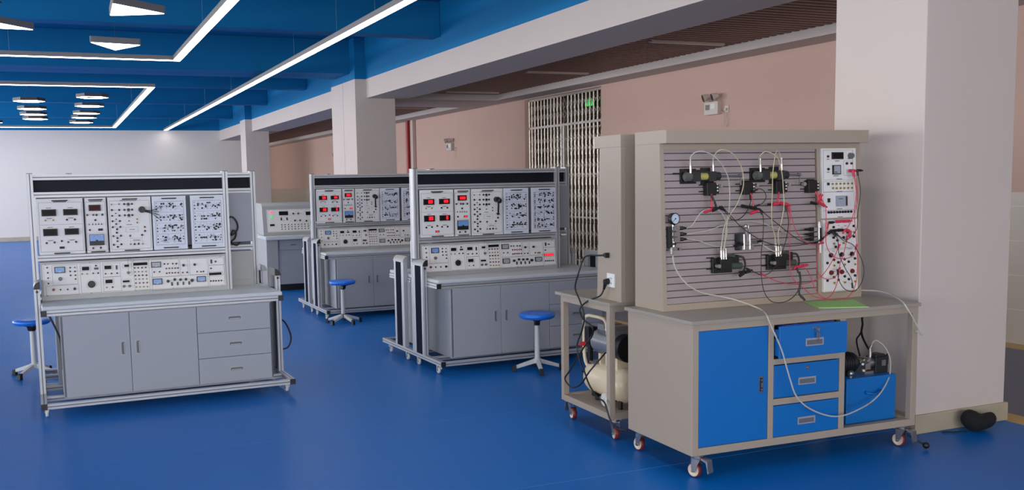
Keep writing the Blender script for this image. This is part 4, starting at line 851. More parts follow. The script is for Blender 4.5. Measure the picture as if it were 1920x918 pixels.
def hyd_unit(label, T, front):
    root = thing('workbench', label, 'workbench', T.to_translation(), T.to_euler().z, 'grey steel fluid power workbenches')
    zb = 0.133
    # frame
    for (x, y) in ((0.013,0.015),(1.553,0.015),(0.013,0.645),(1.553,0.645)):
        b = MB(); b.box(x,x+0.04,y,y+0.04,zb,0.853); b.obj('frame_post', [M_TAUPE], root, bevel=0.002)
    b = MB(); b.box(0.053,1.553,0.015,0.055,zb,zb+0.042); b.box(0.053,1.553,0.645,0.685,zb,zb+0.042); b.box(0.013,0.053,0.055,0.645,zb,zb+0.042); b.box(1.553,1.593,0.055,0.645,zb,zb+0.042)
    b.obj('bottom_rail', [M_TAUPE], root, bevel=0.002)
    b = MB(); b.box(0.053,1.553,0.015,0.055,0.815,0.853); b.box(0.053,1.553,0.645,0.685,0.815,0.853); b.box(0.013,0.053,0.055,0.645,0.815,0.853); b.box(1.553,1.593,0.055,0.645,0.815,0.853)
    b.obj('top_rail', [M_TAUPE], root, bevel=0.002)
    b = MB(); b.box(0.055,1.551,0.055,0.645,zb+0.022,zb+0.03); b.obj('bottom_shelf', [M_TAUPE], root)
    b = MB(); ty = (0.0, 0.70) if front else (-0.055, 0.70)
    b.box(-0.004,1.602,ty[0],ty[1],0.8535,0.874); b.obj('table_top', [M_TAUPED], root, bevel=0.002)
    if front:
        b = MB(); b.box(0.0135,0.0165,0.05,0.65,zb+0.03,0.852); b.obj('side_panel', [M_TAUPE], root)
        b = MB(); b.box(1.012,1.05,0.0152,0.055,zb+0.042,0.815); b.box(0.512,0.548,0.0152,0.055,zb+0.042,0.815)
        b.box(0.548,1.012,0.0152,0.055,0.590,0.622); b.box(0.548,1.012,0.0152,0.055,0.360,0.396); b.obj('front_divider', [M_TAUPE], root, bevel=0.002)
        b = MB(); b.box(1.046,1.05,0.055,0.645,zb+0.04,0.853); b.box(0.053,1.05,0.636,0.64,zb+0.04,0.853); b.obj('inner_panel', [M_TAUPE], root)
        b = MB(); b.box(0.530,1.03,0.054,0.056,0.60,0.816); b.obj('drawer_cavity_shade', [M_BLACK], root)  # black sheet standing for the dark inside of the drawer opening
        d = MB(); d.box(0.0555,0.5095,0.018,0.032,0.1765,0.8135); door = d.obj('door', [M_BLUE], root, bevel=0.003, label='blue cupboard door')
        b = MB(); b.box(0.448,0.475,0.012,0.018,0.444,0.534,0); b.box(0.453,0.470,0.009,0.013,0.452,0.526,1); b.cyl((0.4615,0.0125,0.515),(0.4615,0.005,0.515),0.007,n=10,mi=0); b.cyl((0.4615,0.0125,0.462),(0.4615,0.005,0.462),0.007,n=10,mi=0); b.box(0.456,0.467,0.003,0.010,0.475,0.503,0)
        b.obj('latch', [M_CHROME, M_BLACK], door)
        for (z0, z1, gz) in ((0.4,0.5845,0.482),(0.1765,0.3555,0.254)):
            d = MB(); d.box(0.5515,1.0085,0.018,0.032,z0,z1); dd = d.obj('drawer', [M_BLUE], root, bevel=0.003, label='blue drawer'); recess_grip(dd, 0.720, 0.842, gz-0.021, gz+0.021, 0.0178); lock_knob(dd, 0.780, z1-0.027, 0.018)
        # open top drawer with the tray inside
        y0 = -0.035
        d = MB(); d.box(0.545,1.016,y0,y0+0.014,0.632,0.811); dd = d.obj('drawer', [M_BLUE], root, bevel=0.003, label='open blue top drawer')
        e = MB(); e.box(0.556,0.562,y0+0.014,0.40,0.645,0.735); e.box(0.556,0.562,y0+0.014,0.40,0.75,0.79); e.box(1.0,1.006,y0+0.014,0.40,0.645,0.79); e.box(0.562,1.0,y0+0.014,0.40,0.64,0.645); e.box(0.556,1.006,0.40,0.405,0.64,0.79); e.obj('drawer_box', [M_BLUE], dd)
        f = MB(); f.frame(0.60,0.95,0.80,0.812,y0+0.02,0.3,0.006)
        f = MB()
        for k in range(5): f.box(0.60+0.085*k,0.604+0.085*k,y0+0.022,0.26,0.77,0.815)
        f.box(0.60,0.944,y0+0.022,y0+0.026,0.77,0.815); f.box(0.60,0.944,0.10,0.104,0.77,0.815); f.obj('drawer_tray', [mat('blue_tray',(30,60,150),0.4,var=0)], dd)
        recess_grip(dd, 0.722, 0.846, 0.690, 0.733, y0-0.0002)
        lk = lock_knob(dd, 0.783, 0.787, y0)
        k = MB(); k.box(0.775,0.795,y0-0.03,y0-0.01,0.780,0.794); k.cyl((0.796,y0-0.02,0.785),(0.798,y0-0.018,0.765),0.003,n=6); k.box(0.790,0.806,y0-0.02,y0-0.017,0.742,0.762); k.box(0.797,0.802,y0-0.02,y0-0.017,0.715,0.745); k.box(0.782,0.787,y0-0.02,y0-0.017,0.738,0.77)
        k.obj('key', [M_CHROME], lk)
    else:
        # middle leg divider of the open bay
        b = MB(); b.box(1.046,1.05,0.055,0.645,zb+0.04,0.853); b.box(0.053,0.057,0.055,0.645,zb+0.04,0.853); b.obj('inner_panel', [M_TAUPE], root)
        d = MB(); d.box(0.0555,0.5095,0.018,0.032,0.1765,0.8135); d.obj('door', [M_BLUE], root, bevel=0.003)
    # casters
    caster_big(root, 0.075, 0.050, zb, True, 0.35 if front else 0.1)
    caster_big(root, 1.53, 0.050, zb, True, 0.25 if front else -0.1)
    caster_big(root, 0.075, 0.635, zb, False, 0.15); caster_big(root, 1.53, 0.635, zb, False, -0.2)
    if front:
        l = MB(); l.cyl((1.55,0.03,0.075),(1.60,-0.055,0.028),0.006,n=8); l.sphere((1.604,-0.062,0.026),0.02,n=8); l.obj('lock_lever', [M_BLACK], root)
    # upper cabinet
    Z0, Z1 = 0.8745, 1.828
    b = MB()
    prof = lambda dd: [(SLY(Z0)+dd,Z0),(SLY(Z1)+dd,Z1),(0.705,Z1),(0.705,Z0)]
    b.prism(prof(0.0),'x',0.075,0.0765); b.prism(prof(0.0),'x',1.5185,1.52)
    b.box(0.0765,1.5185,0.62 if front else 0.70,0.705,Z0,Z1); b.box(0.0765,1.5185,0.45,0.62,Z1-0.01,Z1); b.box(0.0765,1.5185,0.42,0.62,Z0,Z0+0.01)
    for (x0,x1,z0,z1) in ((0.0765,0.102,Z0,Z1),(1.486,1.5185,Z0,Z1),(0.102,1.486,Z0,0.912),(0.102,1.486,1.794,Z1),(1.186,1.206,0.912,1.794)):
        sbox(b, x0, x1, z0, z1, -0.02, 0.0)
    if not front:
        b.frame(0.10,1.495,0.883,1.82,0.7045,0.7065,0.004)
    b.obj('upper_cabinet', [M_TAUPE], root)
    b = MB(); b.prism([(0.368,Z1),(0.368,1.904),(0.705,1.904),(0.705,Z1)],'x',0.0735,1.522); b.obj('hood', [M_TAUPE], root, bevel=0.002)
    if front:
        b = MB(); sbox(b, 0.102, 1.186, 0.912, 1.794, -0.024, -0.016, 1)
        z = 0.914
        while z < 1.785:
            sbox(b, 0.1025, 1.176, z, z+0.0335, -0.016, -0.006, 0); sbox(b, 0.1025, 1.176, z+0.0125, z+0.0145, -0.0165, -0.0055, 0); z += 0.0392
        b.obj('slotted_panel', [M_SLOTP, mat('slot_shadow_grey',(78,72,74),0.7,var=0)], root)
        b = MB(); sbox(b, 1.206, 1.486, 0.912, 1.794, -0.02, -0.006); b.obj('control_bay', [M_TAUPE], root)
    return root
hyd_unit('large grey workbench in front with a blue door, drawers and a slotted panel', TH, True)
TR = TH @ Matrix.Translation((1.60, 1.583, 0)) @ Matrix.Rotation(PI, 4, 'Z')
hyd_unit('grey workbench back to back behind the large one, its left bay open', TR, False)
def onH(o): o.matrix_world = TH @ o.matrix_world; return o
def hthing(name, label, cat, loc, group=None):
    # thing whose parts are written in bench coordinates; the Empty sits at loc
    w = TH @ Vector(loc); t = thing(name, label, cat, w, HT, group); return t, Vector(loc)
def hobj(b, name, mats, t, off, **k):
    bmesh.ops.translate(b.bm, verts=b.bm.verts, vec=-off); return b.obj(name, mats, t, **k)
def htop(b, name, mats, label, cat, loc, group=None):
    loc = Vector(loc); bmesh.ops.translate(b.bm, verts=b.bm.verts, vec=-loc)
    o = b.obj(name, mats); o.location = TH @ loc; o.rotation_euler = (0,0,HT); return tag(o, label, cat, group)

# electric control panel in the bay
t, off = hthing('electric_control_panel', 'white electric control panel at the right end of the slotted panel, full of sockets', 'control panel', (1.345, 0.42, 0.92))
b = MB(); sbox(b, 1.212,1.476,1.370,1.796,-0.006,0.012); sbox(b, 1.214,1.478,0.920,1.362,-0.006,0.016)
hobj(b,'face_plate',[M_PANEL],t,off,bevel=0.001)
b = MB()
for (x0,z0,x1,z1) in EP['frames'][:4]: 
    for (a0,a1,c0,c1) in ((x0,x1,z0-0.0012,z0),(x0,x1,z1,z1+0.0012),(x0,x0+0.0012,z1,z0),(x1-0.0012,x1,z1,z0)): sbox(b,a0,a1,c0,c1,0.012,0.0126)
for (x0,z0,x1,z1) in EP['frames'][4:6]:
    for (a0,a1,c0,c1) in ((x0,x1-0.01,z0-0.0012,z0),(x0,x1-0.01,z1+0.01,z1+0.0112)): sbox(b,a0,a1,c0,c1,0.016,0.0166)
x0,z0,x1,z1 = EP['frames'][6]
for (a0,a1,c0,c1) in ((x0,x1,z0-0.001,z0),(x0,x1,z1,z1+0.001),(x0,x0+0.001,z1,z0),(x1-0.001,x1,z1,z0)): sbox(b,a0,a1,c0,c1,0.012,0.0126)
rnd = random.Random(3)
for k in range(34):
    x = 1.235+rnd.random()*0.2; z = 0.95+rnd.random()*0.4; sbox(b,x,x+0.018,z,z+0.002,0.016,0.0166)
for (x,z,w) in ((1.33,1.717,0.016),(1.32,1.627,0.02),(1.345,1.607,0.022),(1.345,1.530,0.022),(1.345,1.424,0.022),(1.35,1.375,0.02),(1.26,1.728,0.01),(1.26,1.65,0.01),(1.43,1.73,0.02)): sbox(b,x-w,x+w,z,z+0.004,0.012,0.0126)
hobj(b,'panel_print',[M_INK],t,off)
x0,z0,x1,z1 = EP['disp']; b = MB(); sbox(b,x0,x1,z1,z0,0.012,0.022,0); sbox(b,x0+0.006,x1-0.006,z1+0.006,z0-0.006,0.022,0.0225,1); hobj(b,'meter_display',[M_BLACK,M_SCREEN],t,off)
x0,z0,x1,z1 = EP['meter']; b = MB(); sbox(b,x0,x1,z1,z0,0.012,0.024,0); sbox(b,x0+0.005,x1-0.005,z1+0.006,z0-0.005,0.024,0.0245,1); sbox(b,x0+0.008,x0+0.03,z1+0.012,z1+0.016,0.0246,0.025,0); hobj(b,'analogue_meter',[M_BLACK,M_METERG],t,off)
x0,z0,x1,z1 = EP['plc']; b = MB(); sbox(b,x0,x1,z1,z0,0.012,0.03,0); sbox(b,x1-0.014,x1-0.002,z1+0.004,z0-0.004,0.03,0.032,1); sbox(b,x0+0.008,x0+0.04,z0-0.02,z0-0.016,0.03,0.0305,1); hobj(b,'controller',[M_METERG,M_SMALL],t,off)
for (x0,z0,x1,z1) in EP['rock']: b = MB(); sbox(b,x0,x1,z1,z0,0.012,0.018); hobj(b,'rocker_switch',[M_BLACK],t,off)
x,z = EP['knob']; b = MB(); b.cyl(SP(x,z,0.012),SP(x,z,0.034),0.019,0.016,n=20); hobj(b,'rotary_knob',[M_KNOBG],t,off)
for (c,x,z) in EP['sock']: link('banana_socket', SM[c], t, Vector(SP(x,z,0.012))-off)
for (c,x,z) in EP['sock2']: link('banana_socket', SM[c], t, Vector(SP(x,z,0.016))-off)
for (c,x,z) in EP['big']:
    b = MB(); b.cyl(SP(x,z,0.016),SP(x,z,0.022),0.0145,n=18); b.cyl(SP(x,z,0.022),SP(x,z,0.03),0.011,n=16); hobj(b,'push_button',[{'k':M_BLACK,'r':M_RED}[c]],t,off)

# pneumatic components clipped on the slotted panel
def fitting_up(b, x, z0, z1, d, mi):
    b.cyl(SP(x,z0,d),SP(x,z0+(z1-z0)*0.5,d),0.0075,n=12,mi=mi); b.cyl(SP(x,z0+(z1-z0)*0.5,d),SP(x,z1-0.008,d),0.0085,0.006,n=12,mi=mi); b.cyl(SP(x,z1-0.008,d),SP(x,z1,d),0.0045,n=10,mi=mi)
def air_cylinder(label, x0, rod):
    xb = x0+0.245
    t, off = hthing('air_cylinder', label, 'air cylinder', (x0, SLY(1.62), 1.60), 'double acting air cylinders on the slotted panel')
    b = MB(); sbox(b, x0+0.0, x0+0.10, 1.60, 1.685, -0.005, 0.012); sbox(b, x0+0.14, x0+0.20, 1.59, 1.69, -0.005, 0.012)
    sbox(b, x0-0.045, x0+0.02, 1.655, 1.663, -0.006, 0.004); sbox(b, x0+0.0,x0+0.14,1.668,1.678,0.012,0.03); hobj(b,'mounting_clip',[M_BLACK],t,off)
    b = MB(); b.cyl(SP(x0+0.10,1.64,0.035),SP(x0+0.16,1.64,0.035),0.021,n=18); hobj(b,'barrel',[mat('amber_barrel',(176,168,96),0.25,var=0.1)],t,off)
    b = MB(); sbox(b, x0+0.045,x0+0.10,1.612,1.668,0.012,0.06); sbox(b,x0+0.155,x0+0.205,1.612,1.668,0.012,0.06); sbox(b,x0+0.09,x0+0.16,1.660,1.667,0.055,0.06); b.cyl(SP(x0+0.205,1.64,0.036),SP(x0+0.24,1.64,0.036),0.024,n=16); hobj(b,'end_block',[mat('dark_smoked_block',(40,42,44),0.3,var=0.1)],t,off)
    b = MB(); b.cyl(SP(x0+0.012,1.64,0.036),SP(x0+0.045,1.64,0.036),0.026,n=18); b.cyl(SP(x0+0.004,1.64,0.036),SP(x0+0.012,1.64,0.036),0.018,n=14); hobj(b,'end_cap',[mat('smoky_cap',(90,90,86),0.2,var=0.1)],t,off)
    b = MB(); b.cyl(SP(x0+0.24,1.64,0.036),SP(x0+0.24+rod,1.64,0.036),0.0065,n=12); b.cyl(SP(x0+0.24+rod-0.02,1.64,0.036),SP(x0+0.24+rod,1.64,0.036),0.010,n=12)
    b.box(x0+0.24+rod-0.008,x0+0.24+rod-0.002,SLY(1.6,0.04),SLY(1.6,0.032),1.585,1.635); hobj(b,'piston_rod',[M_CHROME],t,off)
    b = MB(); fitting_up(b, x0+0.037, 1.66, 1.738, 0.052, 0); hobj(b,'air_fitting',[M_STEEL],t,off)
    b = MB(); fitting_up(b, x0+0.190, 1.665, 1.742, 0.052, 0); hobj(b,'air_fitting',[M_STEEL],t,off)
air_cylinder('left air cylinder, with an amber barrel and its rod pointing right', 0.207, 0.155)
air_cylinder('right air cylinder, with clear hoses crossing in front of it', 0.690, 0.098)
def limit_switch(label, x0, arm):
    t, off = hthing('limit_switch', label, 'limit switch', (x0, SLY(1.53), 1.53), 'black limit switches in a row')
    b = MB(); sbox(b, x0, x0+0.062, 1.530, 1.605, 0.0, 0.04); sbox(b,x0+0.062,x0+0.085,1.54,1.595,0.0,0.034); sbox(b,x0-0.03,x0+0.01,1.588,1.594,-0.004,0.006); sbox(b,x0-0.03,x0+0.01,1.55,1.556,-0.004,0.006); sbox(b,x0+0.015,x0+0.05,1.605,1.612,0,0.036); hobj(b,'switch_body',[M_BLACK],t,off,bevel=0.002)
    b = MB()
    for (dz, r) in ((1.592,0.0035),(1.575,0.0052),(1.557,0.0045)): b.cyl(SP(x0+0.074,dz,0.034),SP(x0+0.074,dz,0.0365),r,n=10)
    hobj(b,'screw',[M_PAPERW],t,off)
    b = MB()
    if arm > 0: b.cyl(SP(x0+0.085,1.583,0.02),SP(x0+0.115,1.583,0.02),0.005,n=10); b.cyl(SP(x0+0.108,1.583,0.012),SP(x0+0.108,1.583,0.028),0.009,n=12)
    else: b.cyl(SP(x0,1.583,0.02),SP(x0-0.035,1.583,0.02),0.006,n=10); b.cyl(SP(x0-0.02,1.583,0.012),SP(x0-0.02,1.583,0.03),0.012,n=12)
    hobj(b,'roller_plunger',[M_STEEL],t,off)
limit_switch('black limit switch directly under the left air cylinder', 0.362, 1)
limit_switch('black limit switch between the two air cylinders', 0.617, 1)
limit_switch('black limit switch directly under the right air cylinder', 0.850, 1)
limit_switch('black limit switch at the far right, beside the white control panel', 1.088, -1)
def valve(label, x0):
    t, off = hthing('solenoid_valve', label, 'solenoid valve', (x0, SLY(1.08), 1.08), 'black solenoid valves low on the slotted panel')
    b = MB(); sbox(b, x0, x0+0.135, 1.078, 1.165, 0.0, 0.02); sbox(b, x0+0.03, x0+0.12, 1.10, 1.172, 0.02, 0.055); sbox(b,x0-0.03,x0+0.02,1.165,1.171,-0.004,0.006); sbox(b,x0-0.03,x0+0.02,1.10,1.106,-0.004,0.006); sbox(b,x0+0.12,x0+0.17,1.125,1.18,0.0,0.04); hobj(b,'valve_body',[M_BLACK],t,off,bevel=0.002)
    b = MB(); b.cyl(SP(x0+0.02,1.122,0.03),SP(x0+0.02,1.122,0.058),0.013,0.011,n=18); hobj(b,'round_cap',[M_STEEL],t,off)
    b = MB(); b.cyl(SP(x0+0.105,1.118,0.05),SP(x0+0.175,1.118,0.05),0.019,n=16); b.cyl(SP(x0+0.08,1.165,0.03),SP(x0+0.14,1.175,0.03),0.013,n=12); hobj(b,'solenoid',[mat('dark_green_coil',(64,74,68),0.3,var=0.1)],t,off)
    b = MB()
    for k in range(3): fitting_up(b, x0+0.038+0.016*k, 1.16, 1.235-0.006*k, 0.05, 0)
    hobj(b,'air_fitting',[M_STEEL],t,off)
    b = MB(); b.tube([SP(x0+0.16,1.17,0.03),SP(x0+0.19,1.165,0.05),SP(x0+0.205,1.12,0.05),SP(x0+0.19,1.085,0.05),SP(x0+0.16,1.08,0.05)],0.006,n=8); hobj(b,'coil_lead',[M_BLACK],t,off)
valve('left black solenoid valve with three upright fittings', 0.404)
valve('right black solenoid valve, nearer the white control panel', 0.794)
# gauge block
t, off = hthing('air_service_unit', 'air service block with a round pressure gauge at the left edge of the slotted panel', 'air service unit', (0.13, SLY(1.2), 1.2))
b = MB(); sbox(b,0.108,0.128,1.235,1.36,0.0,0.03); hobj(b,'mounting_plate',[M_BLACK],t,off)
b = MB()
for z in (1.350,1.317,1.287):
    sbox(b,0.128,0.165,z-0.013,z+0.013,0.006,0.05)
b.cyl(SP(0.135,1.225,0.03),SP(0.135,1.378,0.03),0.009,n=14); sbox(b,0.112,0.15,1.225,1.245,0.01,0.045); sbox(b,0.165,0.18,1.223,1.238,0.02,0.04); hobj(b,'valve_block',[M_CHROME],t,off)
b = MB()
for z in (1.350,1.317,1.287): b.cyl(SP(0.165,z,0.035),SP(0.19,z,0.042),0.011,n=12); b.cyl(SP(0.19,z,0.042),SP(0.212,z,0.048),0.009,0.004,n=12)
for z in (1.334,1.302,1.262): b.cyl(SP(0.135,z-0.007,0.03),SP(0.135,z+0.007,0.03),0.014,n=14)
hobj(b,'outlet_fitting',[M_BLACK],t,off)
b = MB(); b.cyl(SP(0.107,1.205,0.055),SP(0.113,1.24,0.045),0.006,0.009,n=10); hobj(b,'inlet_fitting',[M_STEEL],t,off)
gc = SP(0.133,1.405,0.045); b = MB(); ax = Vector((0.10,-1,0.05)).normalized()
b.lathe([(0,-0.02),(0.031,-0.02),(0.033,-0.015),(0.033,0.010),(0.031,0.013),(0.0285,0.012)],gc,ax,n=32,mi=0); b.lathe([(0.0285,0.009),(0,0.009)],gc,ax,n=32,mi=1); b.cyl(SP(0.135,1.37,0.035),SP(0.133,1.385,0.045),0.007,n=8,mi=0)
G0 = Vector(gc)+ax*0.010; ux = Vector((1,0.1,0)).normalized(); uz = ax.cross(ux).normalized(); uz = uz if uz.z > 0 else -uz
for k in range(11):
    a = math.radians(225-27*k); p = G0+(ux*math.cos(a)+uz*math.sin(a))*0.020; q = G0+(ux*math.cos(a)+uz*math.sin(a))*0.024; b.cyl(p,q,0.0008,n=4,mi=2)
b.cyl(G0+(ux*0.004+uz*0.004), G0-(ux*0.016+uz*0.016),0.0012,n=4,mi=2); b.cyl(G0,G0+ax*0.002,0.004,n=8,mi=2)
hobj(b,'pressure_gauge',[M_BLACK,M_GAUGE,M_INKD],t,off,label='round black pressure gauge with a pale blue dial')
# manual valve in the middle
t, off = hthing('hand_valve', 'chrome valve block with a pale knob in the middle of the slotted panel', 'hand valve', (0.62, SLY(1.205), 1.205))
b = MB(); sbox(b,0.575,0.60,1.205,1.30,0.0,0.02); hobj(b,'mounting_plate',[M_BLACK],t,off)
b = MB(); sbox(b,0.592,0.672,1.208,1.232,0.01,0.045); sbox(b,0.60,0.66,1.255,1.300,0.01,0.04); b.cyl(SP(0.607,1.21,0.045),SP(0.607,1.30,0.045),0.008,n=12); b.cyl(SP(0.648,1.21,0.045),SP(0.648,1.30,0.045),0.008,n=12); b.cyl(SP(0.59,1.243,0.04),SP(0.70,1.252,0.04),0.009,n=12); sbox(b,0.61,0.66,1.235,1.255,0.02,0.05); hobj(b,'valve_block',[M_CHROME],t,off)
b = MB(); b.cyl(SP(0.628,1.30,0.04),SP(0.622,1.335,0.045),0.013,n=14); b.sphere(SP(0.62,1.345,0.045),0.014,n=8); b.cyl(SP(0.645,1.30,0.03),SP(0.650,1.348,0.03),0.005,n=8); hobj(b,'knob',[M_STEEL],t,off)
b = MB(); b.cyl(SP(0.70,1.252,0.045),SP(0.735,1.256,0.05),0.009,0.004,n=12); b.cyl(SP(0.595,1.242,0.045),SP(0.53,1.236,0.05),0.008,0.004,n=12); hobj(b,'tube_fitting',[M_BLACK],t,off)
# right manifold
t, off = hthing('air_manifold', 'air manifold with three black fittings next to the white control panel', 'air manifold', (1.17, SLY(1.225), 1.225))
b = MB(); sbox(b,1.192,1.215,1.232,1.322,0.0,0.03); hobj(b,'mounting_plate',[M_BLACK],t,off)
b = MB()
for z in (1.310,1.280,1.250): sbox(b,1.145,1.185,z-0.012,z+0.012,0.006,0.045)
b.cyl(SP(1.185,1.225,0.04),SP(1.185,1.345,0.04),0.008,n=12); hobj(b,'valve_block',[M_CHROME],t,off)
b = MB()
for z in (1.310,1.280,1.250): b.cyl(SP(1.145,z,0.03),SP(1.12,z,0.038),0.011,n=12); b.cyl(SP(1.12,z,0.038),SP(1.075,z+0.003,0.045),0.009,0.004,n=12)
hobj(b,'outlet_fitting',[M_BLACK],t,off)
b = MB(); b.cyl(SP(1.188,1.318,0.045),SP(1.185,1.355,0.045),0.008,0.005,n=10); hobj(b,'white_fitting',[M_PAPERW],t,off); b = MB(); b.cyl(SP(1.19,1.232,0.045),SP(1.19,1.165,0.045),0.008,0.005,n=10); hobj(b,'white_fitting',[M_PAPERW],t,off)

t.location += TH.to_3x3() @ Vector((-0.026, 0, 0))
# clear hoses
LT = {'T1':'clear hose arching from the left air cylinder, left fitting, to the left valve','T2':'clear hose making the highest, widest arch above the left air cylinder','T3':'clear hose arching from the left fitting of the right air cylinder to the right valve','T4':'clear hose from the right fitting of the right air cylinder, crossing down before the cylinder','T5':'short clear hose from the gauge block over to the left valve','T6':'long faint hose running level from the gauge block to the right manifold','T7':'lowest faint hose from the gauge block to the middle chrome valve','T8':'faint hose from the middle chrome valve down to the right valve'}
TUBES['T8'][-2:] = [(0.838,0.335,1.190),(0.862,0.352,1.222)]
for k, pts in TUBES.items():
    b = MB(); b.tube(pts, 0.0032, n=8, sub=5)
    htop(b, 'air_hose', [M_TUBEY if k in ('T3','T4','T2') else M_TUBE], LT[k], 'hose', pts[-1])
HOSE2 = [(1.487,0.45,0.935),(1.524,0.41,0.914),(1.565,0.33,0.914),(1.557,0.22,0.911),(1.504,0.1,0.903),(1.455,-0.005,0.884),(1.450,-0.035,0.860),(1.484,-0.05,0.80),(1.552,-0.05,0.703),(1.562,-0.045,0.692),(1.552,-0.035,0.700),(1.545,-0.02,0.712)]
HOSE[-3:] = [(1.468,0.205,0.628),(1.443,0.21,0.620),(1.430,0.21,0.598)]; HOSE[8] = (0.60,0.21,0.879); HOSE[9] = (0.50,0.03,0.880); HOSE[10] = (0.474,-0.020,0.866)
b = MB(); b.tube(HOSE, 0.0045, n=10, sub=5); htop(b,'air_hose',[M_TUBE],'long clear hose looping down before the drawers to the pump','hose',HOSE[0])
b = MB(); b.tube(HOSE2, 0.0045, n=10, sub=5); htop(b,'air_hose',[M_TUBE],'clear hose bent over the right end of the table, its tip hanging free','hose',HOSE2[0])
# test leads
LW = {'B1':'short black lead under the left limit switch','B2':'black lead sagging between the left and the middle limit switch','B3':'long black lead sweeping down from the left plugs to the control panel','B4':'black lead running straight from the middle plugs down right to the control panel','B5':'longest hanging black lead, looping down almost to the table','B6':'black lead from the right limit switch curving down to the left valve','B7':'small round loop of black lead right of the middle limit switch','B8':'thick black lead dropping from the right valve onto the table by the green booklet','B9':'black lead down the right edge of the control panel','B10':'black lead hanging inside the big loop before the control panel','B11':'black lead making the big loop right of the control panel',
'R1':'short red lead under the left limit switch','R2':'short red lead under the limit switch between the cylinders','R3':'short red lead under the right air cylinder switch','R4':'short red lead under the far right limit switch','R5':'red lead hanging straight down right of the cylinders, then right along the table','R6':'red lead dipping from the right cylinder to the right manifold','R7':'red lead bulging left of the control panel','R8':'red lead inside the right edge of the control panel','R9':'outermost red lead down the right edge of the control panel','R10':'red lead from the left valve sagging right to the control panel','R11':'red lead from the right valve dipping to the table and up to the control panel','R12':'red lead sagging across the middle of the control panel'}
for k, pts in WIRES.items():
    t, off = hthing('test_lead', LW[k], 'test lead', pts[0])
    b = MB(); b.tube(pts, 0.0023 if k != 'B8' else 0.006, n=7, sub=5); m = M_WRED if k[0] == 'R' else M_WBLK
    hobj(b,'cable',[m],t,off)
    for e in (0, -1):
        p = Vector(pts[e]); q = Vector(pts[1 if e == 0 else -2]); d = (p-q).normalized()
        if k in ('R5','R9') and e == -1: continue
        b = MB(); b.cyl(p-d*0.028,p+d*0.006,0.0055,0.0065,n=10); hobj(b,'plug',[m],t,off)
# stacked banana plugs as bars
def plug_bar(label, pts, m, r=0.0085):
    b = MB(); n = len(pts)
    for i in range(n-1):
        p, q = Vector(pts[i]), Vector(pts[i+1]); b.cyl(p, p+(q-p)*0.7, r, r*0.95, n=10); b.cyl(p+(q-p)*0.7, q, r*0.6, r*0.5, n=8)
    htop(b,'banana_plugs',[m],label,'plug',pts[0],'plugs joined in the air on the leads')
def FP(x, y, d):   # photo-measured spots on the panel, given as (x, height, distance)
    return SP(x, y, d)
plug_bar('red plug left of the black ones under the left limit switch',[FP(0.325,1.438,0.06),FP(0.365,1.448,0.06),FP(0.39,1.455,0.06)],M_WRED,0.010)
plug_bar('black plugs crossed under the left limit switch',[FP(0.373,1.445,0.07),FP(0.42,1.462,0.07),FP(0.458,1.445,0.07)],M_WBLK,0.010)
plug_bar('long black plug pair under the middle limit switch',[FP(0.575,1.466,0.07),FP(0.635,1.455,0.07),FP(0.695,1.445,0.07)],M_WBLK,0.010)
plug_bar('red plug below the long black plug pair',[FP(0.64,1.42,0.065),FP(0.70,1.438,0.065)],M_WRED,0.010)
plug_bar('long red plug pair under the right cylinder',[FP(0.80,1.468,0.06),FP(0.86,1.475,0.06),FP(0.935,1.460,0.06)],M_WRED,0.011)
plug_bar('black plug tip left of the long red pair',[FP(0.77,1.468,0.06),FP(0.80,1.470,0.06)],M_WBLK,0.007)
plug_bar('bent red plugs beside the far right limit switch',[FP(1.175,1.518,0.05),FP(1.145,1.475,0.055),FP(1.215,1.44,0.05)],M_WRED,0.010)
plug_bar('black plug left of the bent red plugs',[FP(1.085,1.472,0.06),FP(1.135,1.462,0.06)],M_WBLK,0.010)
plug_bar('red and wide plug row across the top of the lower control panel',[FP(1.29,1.352,0.045),FP(1.34,1.352,0.045),FP(1.41,1.352,0.045)],M_WRED,0.010)
plug_bar('black plug at the left end of the upper red plug row',[FP(1.235,1.347,0.045),FP(1.275,1.347,0.045)],M_WBLK,0.009)
plug_bar('black plug pair in the second row of the control panel',[FP(1.255,1.295,0.045),FP(1.30,1.298,0.045),FP(1.35,1.298,0.045)],M_WBLK,0.010)
plug_bar('red plug cluster right of the black pair in the second row',[FP(1.36,1.297,0.045),FP(1.395,1.29,0.045),FP(1.385,1.25,0.05)],M_WRED,0.011)
plug_bar('red plug near the top right of the control panel',[FP(1.395,1.658,0.045),FP(1.45,1.658,0.045)],M_WRED,0.010)
plug_bar('black plug at the top right corner of the control panel',[FP(1.452,1.66,0.05),FP(1.495,1.658,0.05)],M_WBLK,0.008)
plug_bar('red plugs in front of the right solenoid valve',[FP(0.94,1.085,0.07),FP(1.0,1.10,0.075),FP(1.05,1.10,0.07)],M_WRED,0.009)
plug_bar('black plug under the left solenoid valve',[FP(0.56,1.06,0.06),FP(0.60,1.078,0.06),FP(0.65,1.09,0.06)],M_WBLK,0.010)
# green booklet
b = MB(); b.prism([(4.094,4.546),(3.979,4.304),(4.246,4.197),(4.406,4.474)],'z',0.8745,0.8785,0); b.prism([(4.098,4.54),(3.985,4.302),(4.25,4.192),(4.412,4.466)],'z',0.8742,0.8747,1)
cx = Vector((4.18,4.38,0.8745)); bmesh.ops.translate(b.bm, verts=b.bm.verts, vec=-cx); o = b.obj('booklet', [M_PAPER, M_PAPERW]); o.location = cx; tag(o,'green booklet lying on the table under the hanging leads','booklet')

